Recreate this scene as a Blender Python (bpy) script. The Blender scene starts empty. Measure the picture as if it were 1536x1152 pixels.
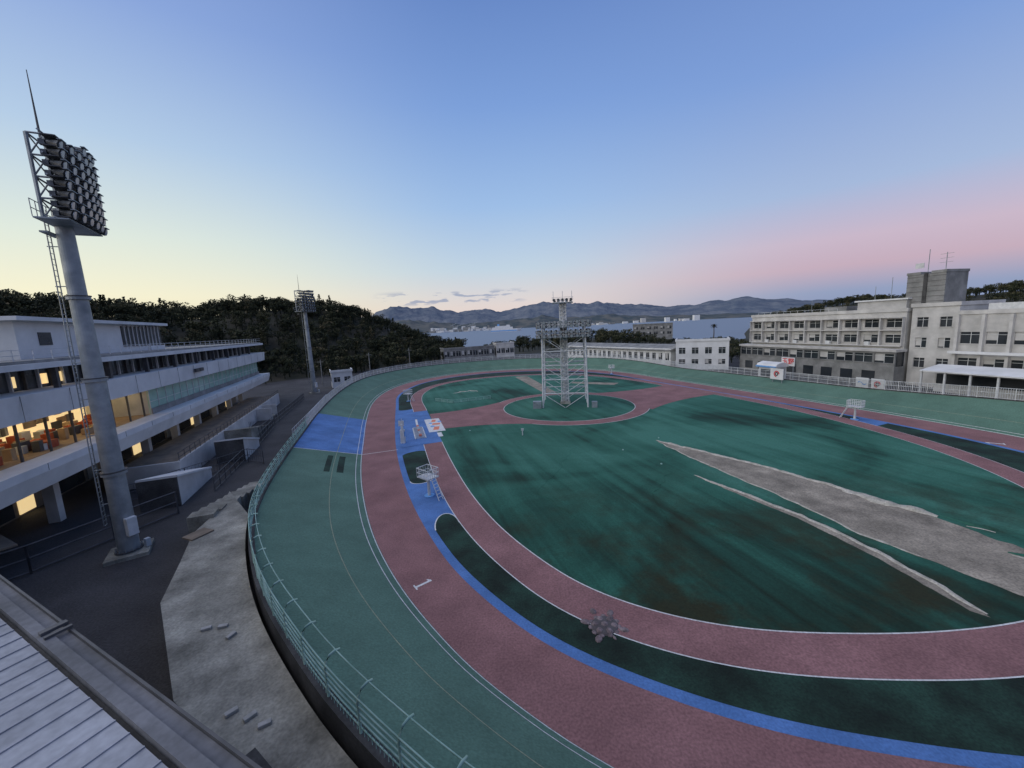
import bpy, math, random
import numpy as np
from mathutils import Vector, Matrix, noise
from mathutils.geometry import tessellate_polygon
random.seed(7); rng=np.random.default_rng(7)
SC=bpy.context.scene; COL=bpy.context.collection
def lin(v):
    v=v/255.0
    return v/12.92 if v<=0.04045 else ((v+0.055)/1.055)**2.4
def C(r,g,b): return (lin(r),lin(g),lin(b),1)
# ------------------------------------------------------------------ materials
def mat(name,col,col2=None,scale=1.0,rough=0.85,bump=0.0,bscale=None,metal=0.0,speck=0.0,stretch=None,contrast=(0.35,0.65),emis=None,estr=0,spec=0.3,dirt=0.0):
    m=bpy.data.materials.new(name); m.use_nodes=True; nt=m.node_tree; N=nt.nodes; L=nt.links
    p=N['Principled BSDF']; p.inputs['Roughness'].default_value=rough; p.inputs['Metallic'].default_value=metal
    p.inputs['Specular IOR Level'].default_value=spec
    tc=N.new('ShaderNodeTexCoord'); mp=N.new('ShaderNodeMapping'); L.new(tc.outputs['Object'],mp.inputs[0])
    if stretch: mp.inputs['Scale'].default_value=stretch[0]; mp.inputs['Rotation'].default_value=(0,0,stretch[1])
    n=N.new('ShaderNodeTexNoise'); n.inputs['Scale'].default_value=scale; n.inputs['Detail'].default_value=6; L.new(mp.outputs[0],n.inputs['Vector'])
    r=N.new('ShaderNodeValToRGB'); r.color_ramp.elements[0].position=contrast[0]; r.color_ramp.elements[1].position=contrast[1]
    c2=col2 or tuple(min(1,x*1.25) for x in col[:3])+(1,)
    r.color_ramp.elements[0].color=tuple(col[:3])+(1,); r.color_ramp.elements[1].color=tuple(c2[:3])+(1,)
    L.new(n.outputs['Fac'],r.inputs[0]); out=r.outputs[0]
    if speck>0:
        n2=N.new('ShaderNodeTexNoise'); n2.inputs['Scale'].default_value=9; n2.inputs['Detail'].default_value=3; L.new(tc.outputs['Object'],n2.inputs['Vector'])
        mr=N.new('ShaderNodeMapRange'); mr.inputs['From Min'].default_value=0.3; mr.inputs['From Max'].default_value=0.7; mr.inputs['To Min'].default_value=1-speck; mr.inputs['To Max'].default_value=1+speck
        L.new(n2.outputs['Fac'],mr.inputs['Value'])
        mx=N.new('ShaderNodeVectorMath'); mx.operation='SCALE'; L.new(out,mx.inputs[0]); L.new(mr.outputs[0],mx.inputs['Scale']); out=mx.outputs[0]
    if dirt>0:
        n3=N.new('ShaderNodeTexNoise'); n3.inputs['Scale'].default_value=0.35; n3.inputs['Detail'].default_value=8; n3.inputs['Roughness'].default_value=0.65; L.new(tc.outputs['Object'],n3.inputs['Vector'])
        mr=N.new('ShaderNodeMapRange'); mr.inputs['From Min'].default_value=0.35; mr.inputs['From Max'].default_value=0.65; mr.inputs['To Min'].default_value=1-dirt; mr.inputs['To Max'].default_value=1+dirt*0.4
        L.new(n3.outputs['Fac'],mr.inputs['Value'])
        mx=N.new('ShaderNodeVectorMath'); mx.operation='SCALE'; L.new(out,mx.inputs[0]); L.new(mr.outputs[0],mx.inputs['Scale']); out=mx.outputs[0]
    L.new(out,p.inputs['Base Color'])
    if bump>0:
        b=N.new('ShaderNodeBump'); b.inputs['Strength'].default_value=bump; b.inputs['Distance'].default_value=0.1
        nb=N.new('ShaderNodeTexNoise'); nb.inputs['Scale'].default_value=bscale or scale*4; nb.inputs['Detail'].default_value=4; L.new(mp.outputs[0],nb.inputs['Vector'])
        L.new(nb.outputs['Fac'],b.inputs['Height']); L.new(b.outputs[0],p.inputs['Normal'])
    if emis: p.inputs['Emission Color'].default_value=emis; p.inputs['Emission Strength'].default_value=estr
    return m
def g3(a,b,c): return (a,b,c,1)
M=dict(
 red=mat('red_asphalt',g3(.225,.112,.108),g3(.275,.14,.135),.25,speck=.25,dirt=.18,bump=.25,bscale=14),
 bank=mat('green_asphalt',g3(.082,.158,.115),g3(.098,.184,.135),.2,speck=.18,dirt=.15,bump=.2,bscale=14),
 blue=mat('blue_paint',g3(.075,.17,.38),g3(.095,.2,.44),.4,speck=.18,dirt=.25),
 grass=mat('dark_turf',g3(.010,.022,.013),g3(.016,.046,.030),.35,speck=.35,dirt=.45,bump=.4,bscale=6),
 infield=None,
 white=mat('white_line_paint',g3(.55,.55,.53),g3(.66,.66,.64),2,speck=.2),
 yellow=mat('yellow_line_paint',g3(.22,.25,.17),g3(.28,.3,.2),2,speck=.2),
 sand=mat('sand',g3(.22,.19,.145),g3(.33,.285,.22),.5,speck=.3,dirt=.35,bump=.4,bscale=5),
 net=mat('folded_net_edge',g3(.34,.32,.26),g3(.5,.47,.4),2,speck=.2,bump=.5,bscale=5),
 asphalt=mat('asphalt',g3(.042,.041,.043),g3(.058,.057,.059),.15,speck=.3,dirt=.25,bump=.3,bscale=12),
 conc=mat('weathered_concrete',g3(.2,.195,.165),g3(.36,.35,.30),.45,speck=.2,dirt=.5,bump=.3,bscale=5),
 dconc=mat('dark_concrete',g3(.045,.045,.045),g3(.085,.085,.085),.6,speck=.2,dirt=.4),
 wall=mat('white_render_wall',g3(.58,.59,.59),g3(.67,.68,.68),.3,dirt=.12),
 wall2=mat('cream_wall',g3(.44,.435,.42),g3(.54,.53,.51),.4,dirt=.22),
 greyc=mat('grey_concrete',g3(.19,.195,.19),g3(.27,.27,.265),.5,dirt=.3,speck=.1),
 glass=mat('dark_window_glass',g3(.02,.025,.03),g3(.05,.055,.06),.2,rough=.12,spec=.6),
 gglass=mat('pale_green_glass',g3(.27,.45,.38),g3(.38,.55,.48),.5,rough=.15,spec=.6),
 frame=mat('dark_metal_frame',g3(.05,.052,.055),g3(.08,.08,.085),2,rough=.5),
 steel=mat('galvanised_steel',g3(.24,.27,.29),g3(.34,.37,.39),1.5,rough=.5,metal=.35,dirt=.25),
 wsteel=mat('white_painted_steel',g3(.5,.52,.52),g3(.62,.63,.63),2,rough=.5,dirt=.15),
 rail=mat('pale_green_rail_paint',g3(.22,.38,.33),g3(.32,.48,.43),2,rough=.5,dirt=.25),
 lamp=mat('floodlight_housing',g3(.05,.055,.06),g3(.13,.14,.15),2,rough=.4,metal=.3),
 lens=mat('floodlight_glass',g3(.2,.23,.25),g3(.35,.38,.4),3,rough=.1),
 roofm=mat('metal_roof',g3(.24,.255,.285),g3(.31,.325,.36),.8,rough=.6,dirt=.25,speck=.12),
 parapet=mat('parapet_grey',g3(.10,.105,.115),g3(.15,.155,.17),.8,rough=.7,dirt=.4,speck=.15),
 warm=mat('glowing_interior',g3(.6,.42,.2),g3(.75,.55,.3),.8,emis=(1,.74,.36,1),estr=.75,contrast=(.45,.55)),  # surface glows by emission, standing in for lamplight on the interior
 warmlamp=mat('lit_ceiling_lamp',g3(.9,.8,.6),None,1,emis=(1,.8,.45,1),estr=7),
 floor=mat('interior_floor',g3(.3,.2,.11),g3(.4,.28,.16),1),
 seat=mat('seat_red',g3(.3,.06,.03),g3(.4,.1,.04),2),
 brown=mat('brown_wall',g3(.16,.13,.1),g3(.24,.19,.14),1,dirt=.2),
 orange=mat('orange_paint',g3(.6,.2,.12),None,2), redp=mat('sign_red',g3(.5,.03,.04),g3(.55,.04,.05),2), bluep=mat('sign_blue',g3(.12,.3,.6),g3(.16,.36,.66),2),
 stone=mat('turtle_stone',g3(.11,.085,.085),g3(.24,.19,.19),3,speck=.3,bump=.5,bscale=8),
 seam=mat('scute_grey',g3(.07,.06,.06),g3(.10,.09,.09),3),
 bark=mat('bark',g3(.06,.045,.035),g3(.1,.08,.06),3),
 mtn=mat('mountain_haze',g3(.10,.125,.165),g3(.155,.175,.205),.004,rough=1,contrast=(.4,.6),spec=0,bump=1,bscale=.006),  # blue distance haze put into the base colours of both mountain materials
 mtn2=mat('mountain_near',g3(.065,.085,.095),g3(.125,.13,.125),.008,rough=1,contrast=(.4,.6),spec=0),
 brick=mat('loose_brick',g3(.3,.3,.28),g3(.4,.39,.37),4),
)
for nd in M['mtn'].node_tree.nodes:
    if nd.type=='BUMP': nd.inputs['Distance'].default_value=60
def infield_mat():
    m=bpy.data.materials.new('infield_green_net'); m.use_nodes=True; nt=m.node_tree; N=nt.nodes; L=nt.links; p=N['Principled BSDF']; p.inputs['Roughness'].default_value=.85; p.inputs['Specular IOR Level'].default_value=.2
    tc=N.new('ShaderNodeTexCoord')
    def nz(scale,sx,sy,rot,det=6,ro=.6,dist=0):
        mp=N.new('ShaderNodeMapping'); mp.vector_type='TEXTURE'; mp.inputs['Rotation'].default_value=(0,0,rot); mp.inputs['Scale'].default_value=(sx,sy,1); L.new(tc.outputs['Object'],mp.inputs[0])
        n=N.new('ShaderNodeTexNoise'); n.inputs['Scale'].default_value=scale; n.inputs['Detail'].default_value=det; n.inputs['Roughness'].default_value=ro; n.inputs['Distortion'].default_value=dist; L.new(mp.outputs[0],n.inputs['Vector']); return n.outputs['Fac']
    ang=math.atan2(-20,6)
    big=nz(.06,1,1,0,5,.55,.8); streak=nz(.6,16,1,ang,5,.55,.3); fine=nz(7,1,1,0,3)
    r=N.new('ShaderNodeValToRGB'); e=r.color_ramp.elements; e[0].position=.34; e[0].color=(.010,.022,.012,1); e[1].position=.64; e[1].color=(.05,.165,.118,1); x=r.color_ramp.elements.new(.43); x.color=(.015,.058,.039,1); x=r.color_ramp.elements.new(.5); x.color=(.025,.103,.070,1)
    ad=N.new('ShaderNodeMath'); ad.operation='MULTIPLY_ADD'; L.new(streak,ad.inputs[0]); ad.inputs[1].default_value=.33
    m2=N.new('ShaderNodeMath'); m2.operation='MULTIPLY'; L.new(big,m2.inputs[0]); m2.inputs[1].default_value=.68
    sp=N.new('ShaderNodeSeparateXYZ'); L.new(tc.outputs['Object'],sp.inputs[0])
    # the net colour goes darker towards the south-west end of the bed
    gm=N.new('ShaderNodeMapRange'); gm.inputs['From Min'].default_value=18; gm.inputs['From Max'].default_value=52; gm.inputs['To Min'].default_value=-.085; gm.inputs['To Max'].default_value=.04
    gx=N.new('ShaderNodeMath'); gx.operation='MULTIPLY_ADD'; L.new(sp.outputs['X'],gx.inputs[0]); gx.inputs[1].default_value=.45; L.new(sp.outputs['Y'],gx.inputs[2]); L.new(gx.outputs[0],gm.inputs['Value'])
    m3=N.new('ShaderNodeMath'); m3.operation='ADD'; L.new(m2.outputs[0],m3.inputs[0]); L.new(gm.outputs[0],m3.inputs[1]); L.new(m3.outputs[0],ad.inputs[2]); L.new(ad.outputs[0],r.inputs[0])
    mr=N.new('ShaderNodeMapRange'); mr.inputs['From Min'].default_value=42; mr.inputs['From Max'].default_value=20; L.new(sp.outputs['Y'],mr.inputs['Value'])
    nb=nz(.16,1,1,0,6,.65); rb=N.new('ShaderNodeMapRange'); rb.inputs['From Min'].default_value=.46; rb.inputs['From Max'].default_value=.62; L.new(nb,rb.inputs['Value'])
    mm=N.new('ShaderNodeMath'); mm.operation='MULTIPLY'; L.new(mr.outputs[0],mm.inputs[0]); L.new(rb.outputs[0],mm.inputs[1])
    mx=N.new('ShaderNodeMix'); mx.data_type='RGBA'; L.new(mm.outputs[0],mx.inputs['Factor']); L.new(r.outputs[0],mx.inputs[6]); mx.inputs[7].default_value=(.024,.027,.012,1)
    mr2=N.new('ShaderNodeMapRange'); mr2.inputs['From Min'].default_value=.3; mr2.inputs['From Max'].default_value=.7; mr2.inputs['To Min'].default_value=.82; mr2.inputs['To Max'].default_value=1.18; L.new(fine,mr2.inputs['Value'])
    sc=N.new('ShaderNodeVectorMath'); sc.operation='SCALE'; L.new(mx.outputs[2],sc.inputs[0]); L.new(mr2.outputs[0],sc.inputs['Scale']); L.new(sc.outputs[0],p.inputs['Base Color'])
    b=N.new('ShaderNodeBump'); b.inputs['Strength'].default_value=.35; b.inputs['Distance'].default_value=.3; L.new(streak,b.inputs['Height']); L.new(b.outputs[0],p.inputs['Normal'])
    return m
M['infield']=infield_mat()
def foliage_mat():
    m=bpy.data.materials.new('foliage'); m.use_nodes=True; nt=m.node_tree; N=nt.nodes; L=nt.links; p=N['Principled BSDF']; p.inputs['Roughness'].default_value=.8; p.inputs['Specular IOR Level'].default_value=.2
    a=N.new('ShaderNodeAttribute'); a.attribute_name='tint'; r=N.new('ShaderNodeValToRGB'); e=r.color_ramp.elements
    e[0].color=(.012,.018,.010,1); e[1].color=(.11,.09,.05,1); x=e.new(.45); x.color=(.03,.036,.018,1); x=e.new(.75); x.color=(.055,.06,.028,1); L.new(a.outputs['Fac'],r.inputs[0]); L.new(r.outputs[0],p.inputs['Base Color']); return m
M['leaf']=foliage_mat()
# ------------------------------------------------------------------ mesh builder
class MB:
    def __init__(s): s.v=[];s.f=[];s.mi=[];s.mats=[]
    def mid(s,m):
        if m not in s.mats: s.mats.append(m)
        return s.mats.index(m)
    def add(s,vs,fs,m):
        b=len(s.v); s.v+= [tuple(v) for v in vs]; i=s.mid(m)
        for f in fs: s.f.append(tuple(b+k for k in f)); s.mi.append(i)
    def box(s,x0,x1,y0,y1,z0,z1,m):
        s.add([(x0,y0,z0),(x1,y0,z0),(x1,y1,z0),(x0,y1,z0),(x0,y0,z1),(x1,y0,z1),(x1,y1,z1),(x0,y1,z1)],[(0,3,2,1),(4,5,6,7),(0,1,5,4),(1,2,6,5),(2,3,7,6),(3,0,4,7)],m)
    def prism(s,prof,x0,x1,m):
        n=len(prof); vs=[(x0,y,z) for y,z in prof]+[(x1,y,z) for y,z in prof]
        fs=[(i,(i+1)%n,n+(i+1)%n,n+i) for i in range(n)]+[tuple(range(n))[::-1],tuple(range(n,2*n))]
        s.add(vs,fs,m)
    def tube(s,pts,r,m,n=6,r1=None,closed=False):
        P=[Vector(p) for p in pts]; k=len(P); rings=[]
        for i,p in enumerate(P):
            if closed: t=(P[(i+1)%k]-P[i-1])
            else: t=(P[min(i+1,k-1)]-P[max(i-1,0)])
            t.normalize(); a=Vector((0,0,1)) if abs(t.z)<.9 else Vector((1,0,0)); u=t.cross(a).normalized(); w=t.cross(u)
            rr=r if r1 is None else r+(r1-r)*i/(k-1)
            rings.append([p+(u*math.cos(2*math.pi*j/n)+w*math.sin(2*math.pi*j/n))*rr for j in range(n)])
        vs=[q for R in rings for q in R]; fs=[]
        for i in range(k if closed else k-1):
            a=i*n; b=((i+1)%k)*n
            for j in range(n): fs.append((a+j,a+(j+1)%n,b+(j+1)%n,b+j))
        if not closed: fs.append(tuple(range(n))); fs.append(tuple(range((k-1)*n,k*n))[::-1])
        s.add(vs,fs,m)
    def obj(s,name,parent=None,loc=None,rot=None,smooth=False,bevel=0):
        me=bpy.data.meshes.new(name); me.from_pydata(s.v,[],s.f); me.polygons.foreach_set('material_index',s.mi)
        for m in s.mats: me.materials.append(M[m])
        if smooth: me.polygons.foreach_set('use_smooth',[True]*len(s.f))
        me.update(); o=bpy.data.objects.new(name,me); COL.objects.link(o)
        if loc: o.location=loc
        if rot is not None: o.rotation_euler=(0,0,rot)
        if parent: o.parent=parent
        if bevel: b=o.modifiers.new('b','BEVEL'); b.width=bevel; b.segments=2; b.limit_method='ANGLE'
        return o
def empty(name,loc=(0,0,0),rot=0):
    e=bpy.data.objects.new(name,None); COL.objects.link(e); e.location=loc; e.rotation_euler=(0,0,rot); return e
def frameAB(A,B): return math.atan2(B[1]-A[1],B[0]-A[0]), math.hypot(B[0]-A[0],B[1]-A[1])
# ------------------------------------------------------------------ track outlines
def loop(pts,n=420):
    P=[np.array(p,float) for p in pts]; k=len(P); out=[]
    for i in range(k):
        p0,p1,p2,p3=P[i-1],P[i],P[(i+1)%k],P[(i+2)%k]
        d0=max(np.linalg.norm(p1-p0)**.5,1e-3);d1=max(np.linalg.norm(p2-p1)**.5,1e-3);d2=max(np.linalg.norm(p3-p2)**.5,1e-3)
        m1=(p1-p0)/d0-(p2-p0)/(d0+d1)+(p2-p1)/d1; m2=(p2-p1)/d1-(p3-p1)/(d1+d2)+(p3-p2)/d2; m1*=d1; m2*=d1
        for t in np.linspace(0,1,24,endpoint=False):
            out.append((2*t**3-3*t*t+1)*p1+(t**3-2*t*t+t)*m1+(-2*t**3+3*t*t)*p2+(t**3-t*t)*m2)
    out=np.array(out); seg=np.linalg.norm(np.roll(out,-1,0)-out,axis=1); s=np.concatenate([[0],np.cumsum(seg)]); tot=s[-1]
    q=np.linspace(0,tot,n,endpoint=False); o2=np.vstack([out,out[:1]])
    L=np.stack([np.interp(q,s,o2[:,0]),np.interp(q,s,o2[:,1])],1)
    for _ in range(6): L=(np.roll(L,1,0)+2*L+np.roll(L,-1,0))/4
    return L
def normals(L):
    t=np.roll(L,-1,0)-np.roll(L,1,0); t/=np.linalg.norm(t,axis=1)[:,None]; n=np.stack([-t[:,1],t[:,0]],1)
    for _ in range(4):
        n=(np.roll(n,1,0)+2*n+np.roll(n,-1,0)); n/=np.linalg.norm(n,axis=1)[:,None]
    return n
def offs(L,d): return L+normals(L)*(d[:,None] if hasattr(d,'__len__') else d)
RED=loop([(3,12.1),(1.4,13.1),(-.3,14.6),(-2.1,16.1),(-4.4,18.7),(-6.5,21.3),(-8.9,24.8),(-11.8,29.8),(-15.6,38),(-18.8,46.1),(-23.1,58.8),(-27.5,72.2),(-32.4,90),(-34.4,105),(-33.6,118),(-29.5,130),(-20.8,139.9),(-6.7,145.5),(10,144.5),(25,136.5),(34.5,124),(41,106),(47,89),(53.1,71.2),(58.4,53.1),(60.6,42),(60,31),(55,20),(46,11.5),(35,7),(24,6),(14,7.6),(7,9.8)])
BLUE=loop([(17.5,11.8),(13.9,12.5),(10.7,13.3),(8.5,14.1),(6.2,15.2),(3.6,16.7),(1.2,18.5),(-1.3,21.2),(-4.2,25.1),(-7.1,30.5),(-9.9,36.6),(-13.3,45.4),(-17.4,57.8),(-24.8,84),(-28.4,98),(-28.9,109),(-27,121),(-19,132.5),(-6.5,139),(9,138),(22,131),(30,120.5),(36,104),(42,87),(48,69.5),(52.6,53),(54.2,42),(53.6,32),(49.5,22.5),(41,15),(30,11.6),(24,11.2)])
LIN=loop([(25.3,17.8),(20.3,17.4),(17.1,17.5),(12.4,18),(9.4,18.8),(6.3,20.3),(3.6,22.4),(.9,25.9),(-1.5,29.9),(-4.2,35.9),(-7.6,45.7),(-11.5,58.5),(-18,80),(-21.3,91),(-22.8,101),(-21.5,112),(-16,121),(-7,126),(4,127.3),(15,124.5),(25,117),(32,106),(37.5,92),(42.5,78),(46,65),(47.4,52),(46.7,41),(43.8,32),(38.5,24),(32,19.6)])
LOUT=offs(LIN,2.6)
def fill(name,L,z,m):
    n=len(L); c=L.mean(0); vs=[(c[0],c[1],z)]+[(p[0],p[1],z) for p in L]
    fs=[(0,1+(i+1)%n,1+i) for i in range(n)]
    b=MB(); b.add(vs,fs,m); return b.obj(name)
def poly(name,pts,z,m,parent=None,b=None):
    own=b is None; b=b or MB(); v3=[Vector((p[0],p[1],z)) for p in pts]
    tr=tessellate_polygon([v3]); fs=[]
    for t in tr:
        a,bb,c=[v3[i] for i in t]
        fs.append(t if (bb-a).cross(c-a).z>0 else t[::-1])
    b.add(v3,fs,m)
    if own: return b.obj(name,parent)
fill('track_apron_red',RED,0,'red')
fill('blue_edge_band',offs(BLUE,.62),.004,'blue')
fill('turf_strip',BLUE,.010,'grass')
fill('inner_lane_edge_line',offs(LIN,2.67),.020,'white')
fill('inner_lane_red',LOUT,.026,'red')
fill('infield_edge_line',offs(LIN,.08),.032,'white')
fill('infield_turf',LIN,.038,'infield')
def westx(L,y):
    n=len(L); best=None
    for i in range(n):
        a,b=L[i],L[(i+1)%n]
        if (a[1]-y)*(b[1]-y)<=0 and a[1]!=b[1]:
            x=a[0]+(b[0]-a[0])*(y-a[1])/(b[1]-a[1])
            if best is None or x<best: best=x
    return best
def eastx(L,y):
    L2=L.copy(); L2[:,0]*=-1; return -westx(L2,y)
def band(y0,y1,LA,LB,z,m,name,skew=0,fn=westx,n=14,arc0=0,arc1=0,line=False):
    A=[];Bq=[]
    for y in np.linspace(y0,y1,n): A.append((fn(LA,y),y)); Bq.append((fn(LB,y+skew),y+skew))
    def cap(P,Q,arc):
        out=[]
        for t in np.linspace(0,1,17)[1:-1]:
            s=(1-math.cos(math.pi*t))/2; h=math.sin(math.pi*t)*arc
            out.append((P[0]+(Q[0]-P[0])*s-.31*h,P[1]+(Q[1]-P[1])*s+.95*h))
        return out
    top=cap(A[-1],Bq[-1],arc1) if arc1 else []
    bot=cap(Bq[0],A[0],arc0) if arc0 else []
    poly(name,A+top+Bq[::-1]+bot,z,m)
    if line:
        for P in ([A[-1]]+top+[Bq[-1]] if arc1 else [],[Bq[0]]+bot+[A[0]] if arc0 else []):
            if P:
                b=MB(); vs=[];fs=[]
                for i,p in enumerate(P):
                    q=np.array(P[min(i+1,len(P)-1)])-np.array(P[max(i-1,0)]); q=q/np.linalg.norm(q); nn=np.array([-q[1],q[0]])*.05
                    vs+= [(p[0]-nn[0],p[1]-nn[1],z+.004),(p[0]+nn[0],p[1]+nn[1],z+.004)]
                for i in range(len(P)-1): fs.append((2*i,2*i+2,2*i+3,2*i+1))
                b.add(vs,fs,'white'); b.obj(name+'_kerb_line')
LO2=offs(LIN,2.66)
band(53,76,BLUE,LIN,.046,'blue','start_area_blue',skew=2.2)
band(29.8,40.5,BLUE,LO2,.014,'blue','judge_pad_blue',skew=1.2,arc0=2.3,arc1=-1.2,line=True)
band(49.5,53.2,BLUE,LO2,.014,'blue','walkway_blue',skew=1.5,arc0=.9)
band(76,80,BLUE,LO2,.014,'blue','walkway_blue',skew=1.0,arc1=-1.0)
band(53.5,57,BLUE,LO2,.014,'blue','far_pad_blue',fn=eastx,skew=-1)
RC=(10.8,76)
def circ(r,n=90): return np.array([(RC[0]+r*math.cos(-t),RC[1]+r*math.sin(-t)) for t in np.linspace(0,2*math.pi,n,endpoint=False)])
fill('ring_road_edge_line',circ(15.25),.050,'white')
def flare(name,a0,a1,b0,b1,z,m,bd=.2):
    def curve(p,q,bend,n=14):
        p=np.array(p);q=np.array(q); mid=(p+q)/2; d=q-p; nn=np.array([-d[1],d[0]])*bend; c=mid+nn
        return [tuple((1-t)**2*p+2*t*(1-t)*c+t*t*q) for t in np.linspace(0,1,n)]
    return poly(name,curve(a0,b0,-bd)+curve(a1,b1,bd)[::-1],z,m)
flare('ring_junction_west',(-16.2,74.5),(-12.6,62.2),(-3.0,83.0),(3.2,62.9),.054,'red',.16)
flare('ring_junction_east',(42.6,80.5),(37.0,94.5),(25.0,69.2),(19.5,88.5),.0545,'red',.14)
fill('ring_road',circ(15.15),.058,'red')
fill('ring_inner_line',circ(12.7),.062,'white')
fill('ring_turf',circ(12.6),.066,'infield')
def rag(pts,amp=.18,step=.5,seed=0):
    out=[]; k=len(pts)
    for i in range(k):
        a=np.array(pts[i],float); c=np.array(pts[(i+1)%k],float); m_=max(1,int(np.linalg.norm(c-a)/step)); d=(c-a)/np.linalg.norm(c-a)
        for q in range(m_):
            p=a+(c-a)*q/m_; w=amp*noise.fractal(Vector((p[0]*.9,p[1]*.9,seed)),1,2,4); out.append((p[0]-d[1]*w,p[1]+d[0]*w))
    return out
poly('sand_strip',rag([(18.8,50.6),(22.6,45.2),(26.6,39.1),(29.6,33),(31.9,28),(32.4,25.2),(33.5,21),(29.5,17.5),(27.2,19.6),(25.9,23),(24.5,26.3),(22.9,34.2),(20.6,42)],.25),.044,'sand')
poly('sand_trench',rag([(18.2,38.3),(20.5,33.6),(22.5,29.2),(23.8,23.4),(24.0,18.1),(23.5,18.6),(23.1,23.3),(21.9,28.9),(20.0,33.4)],.1,.4,3),.044,'sand')
b=MB(); poly('',[(1,125),(5,125),(10.5,91.8),(7.5,91.8)],.044,'sand',b=b); poly('',[(17,108),(28,102),(26,99),(16,105.5)],.0442,'sand',b=b); b.obj('pale_path')
def fold(name,pts,r,m,wig=.25):
    b=MB(); P=[]
    for i in range(len(pts)-1):
        a=np.array(pts[i],float);c=np.array(pts[i+1],float); n=max(2,int(np.linalg.norm(c-a)/.3))
        for k in range(n): P.append(a+(c-a)*k/n)
    vs=[];fs=[]
    for i,p in enumerate(P):
        q=P[min(i+1,len(P)-1)]-P[max(i-1,0)]; q/=np.linalg.norm(q)+1e-9; nn=np.array([-q[1],q[0]])
        wob=noise.noise(Vector((i*.2,r*9,0)))*wig; w=r*(1+.8*noise.noise(Vector((i*.45,3,0)))); tp=min(1,i/6+.2,(len(P)-i)/6+.2); w*=tp
        for dd,h in ((-w,.045),(-w*.4,.05+w*(.5+.3*noise.noise(Vector((i*.6,7,r))))),(w*.15,.05+w*.2),(w*.55,.05+w*(.4+.3*noise.noise(Vector((i*.5,11,r))))),(w,.045)):
            c=p+nn*(dd+wob); vs.append((c[0],c[1],h))
    for i in range(len(P)-1):
        for j in range(4): a=i*5+j; fs.append((a,a+1,a+6,a+5))
    b.add(vs,fs,m); b.obj(name,smooth=True)
fold('net_fold',[(18.8,50.8),(22.6,45.4),(26.6,39.3),(29.7,33.2),(31.6,28.6)],.2,'net')
fold('net_fold',[(29.0,33.2),(30.9,30),(32.2,27.8)],.42,'net',.6)
fold('net_fold',[(32.3,28.2),(33.2,26.4),(34.3,25.8)],.3,'infield',.5)
fold('net_fold',[(32.5,26.6),(33.6,25.3)],.12,'net',.3)
fold('net_fold',[(18.1,38.4),(20.5,33.7),(22.5,29.3),(23.9,23.4),(24.2,18)],.15,'net')
fold('net_fold',[(18.9,50),(20.6,42),(22.9,34.1),(24.6,26.2),(26,23)],.08,'net')
fold('net_fold',[(31.5,23.4),(33,21.6),(33,20)],.35,'infield',.5); fold('net_fold',[(31.2,23.0),(32.5,21.0)],.14,'net',.3)
fold('net_fold',[(-15,98),(-11,101),(-8.5,99)],.22,'net',.9)
for P in ([(16.5,40),(12,33.5),(11.8,27)],[(8,50),(2,36),(6,28)],[(25,60),(33,48),(41,42)],[(-9,59),(0,57.5),(12,58.5)],[(13,31),(17.5,24.5)]): fold('net_seam',P,.035,'infield',.5)
# ------------------------------------------------------------------ banked track
NR=normals(RED); AX=np.array([-.29,.957]); CT=np.array([12.5,77.])
BW=np.interp(RED[:,1],[12,17,22,32,60],[5.6,6.1,7.0,8.0,8.0]); BW=np.where(RED[:,0]>8,7.0,BW)
for _ in range(25): BW=(np.roll(BW,1)+2*BW+np.roll(BW,-1))/4
U=np.abs((RED-CT)@AX); sm=np.clip((U-18)/34,0,1); sm=sm*sm*(3-2*sm); HT=2.2+1.15*sm
def bankpt(i,t,dz=0):
    i%=len(RED); p=RED[i]+NR[i]*t*BW[i]; return (p[0],p[1],HT[i]*t+dz)
n=len(RED); idx=range(n)
def bankstrip(name,o0,o1,m,dz,ids=None,closed=True,parent=None,k=1):
    b=MB(); ids=list(ids if ids is not None else idx); vs=[];fs=[]
    for i in ids:
        for j in range(k+1): vs.append(bankpt(i,(o0+(o1-o0)*j/k)/8.0,dz))
    c=len(ids)
    for a in range(c if closed else c-1):
        for j in range(k):
            q=a*(k+1)+j; r=((a+1)%c)*(k+1)+j; fs.append((q,r,r+1,q+1))
    b.add(vs,fs,m); return b.obj(name,parent)
bankstrip('banked_track_green',0,8,'bank',0,k=4)
bankstrip('inside_line',.05,.12,'white',.010); bankstrip('outside_line',.60,.66,'white',.010); bankstrip('yellow_line',3.0,3.06,'yellow',.010)
west=[i for i in idx if RED[i][0]<5 and 50.5<RED[i][1]<72.5]
bankstrip('home_straight_blue',.0,8,'blue',.007,west,False,k=4)
wk=[i for i in idx if RED[i][0]<5 and 43<RED[i][1]<50]
for k_,(a,c) in enumerate(((1.9,2.6),(3.3,3.9))): bankstrip('bank_patch_mark',a,c,'grass',.0085,wk,False)
i0=west[0]; b=MB(); q=NR[i0]; t=np.array([q[1],-q[0]])*.06
def _p(o,s): return RED[i0]+q*o+t*s
A_=_p(0,-1);B_=_p(0,1); oo=bankpt(i0,1,.014)
b.add([(*A_,.014),(*B_,.014),(oo[0]+t[0],oo[1]+t[1],oo[2]),(oo[0]-t[0],oo[1]-t[1],oo[2])],[(0,1,2,3)],'white')
A2=_p(-4.6,-1);B2=_p(-4.6,1); b.add([(*A_,.006),(*B_,.006),(*B2,.006),(*A2,.006)],[(0,1,2,3)],'white'); b.obj('finish_line')
b=MB(); vs=[];fs=[]
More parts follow.
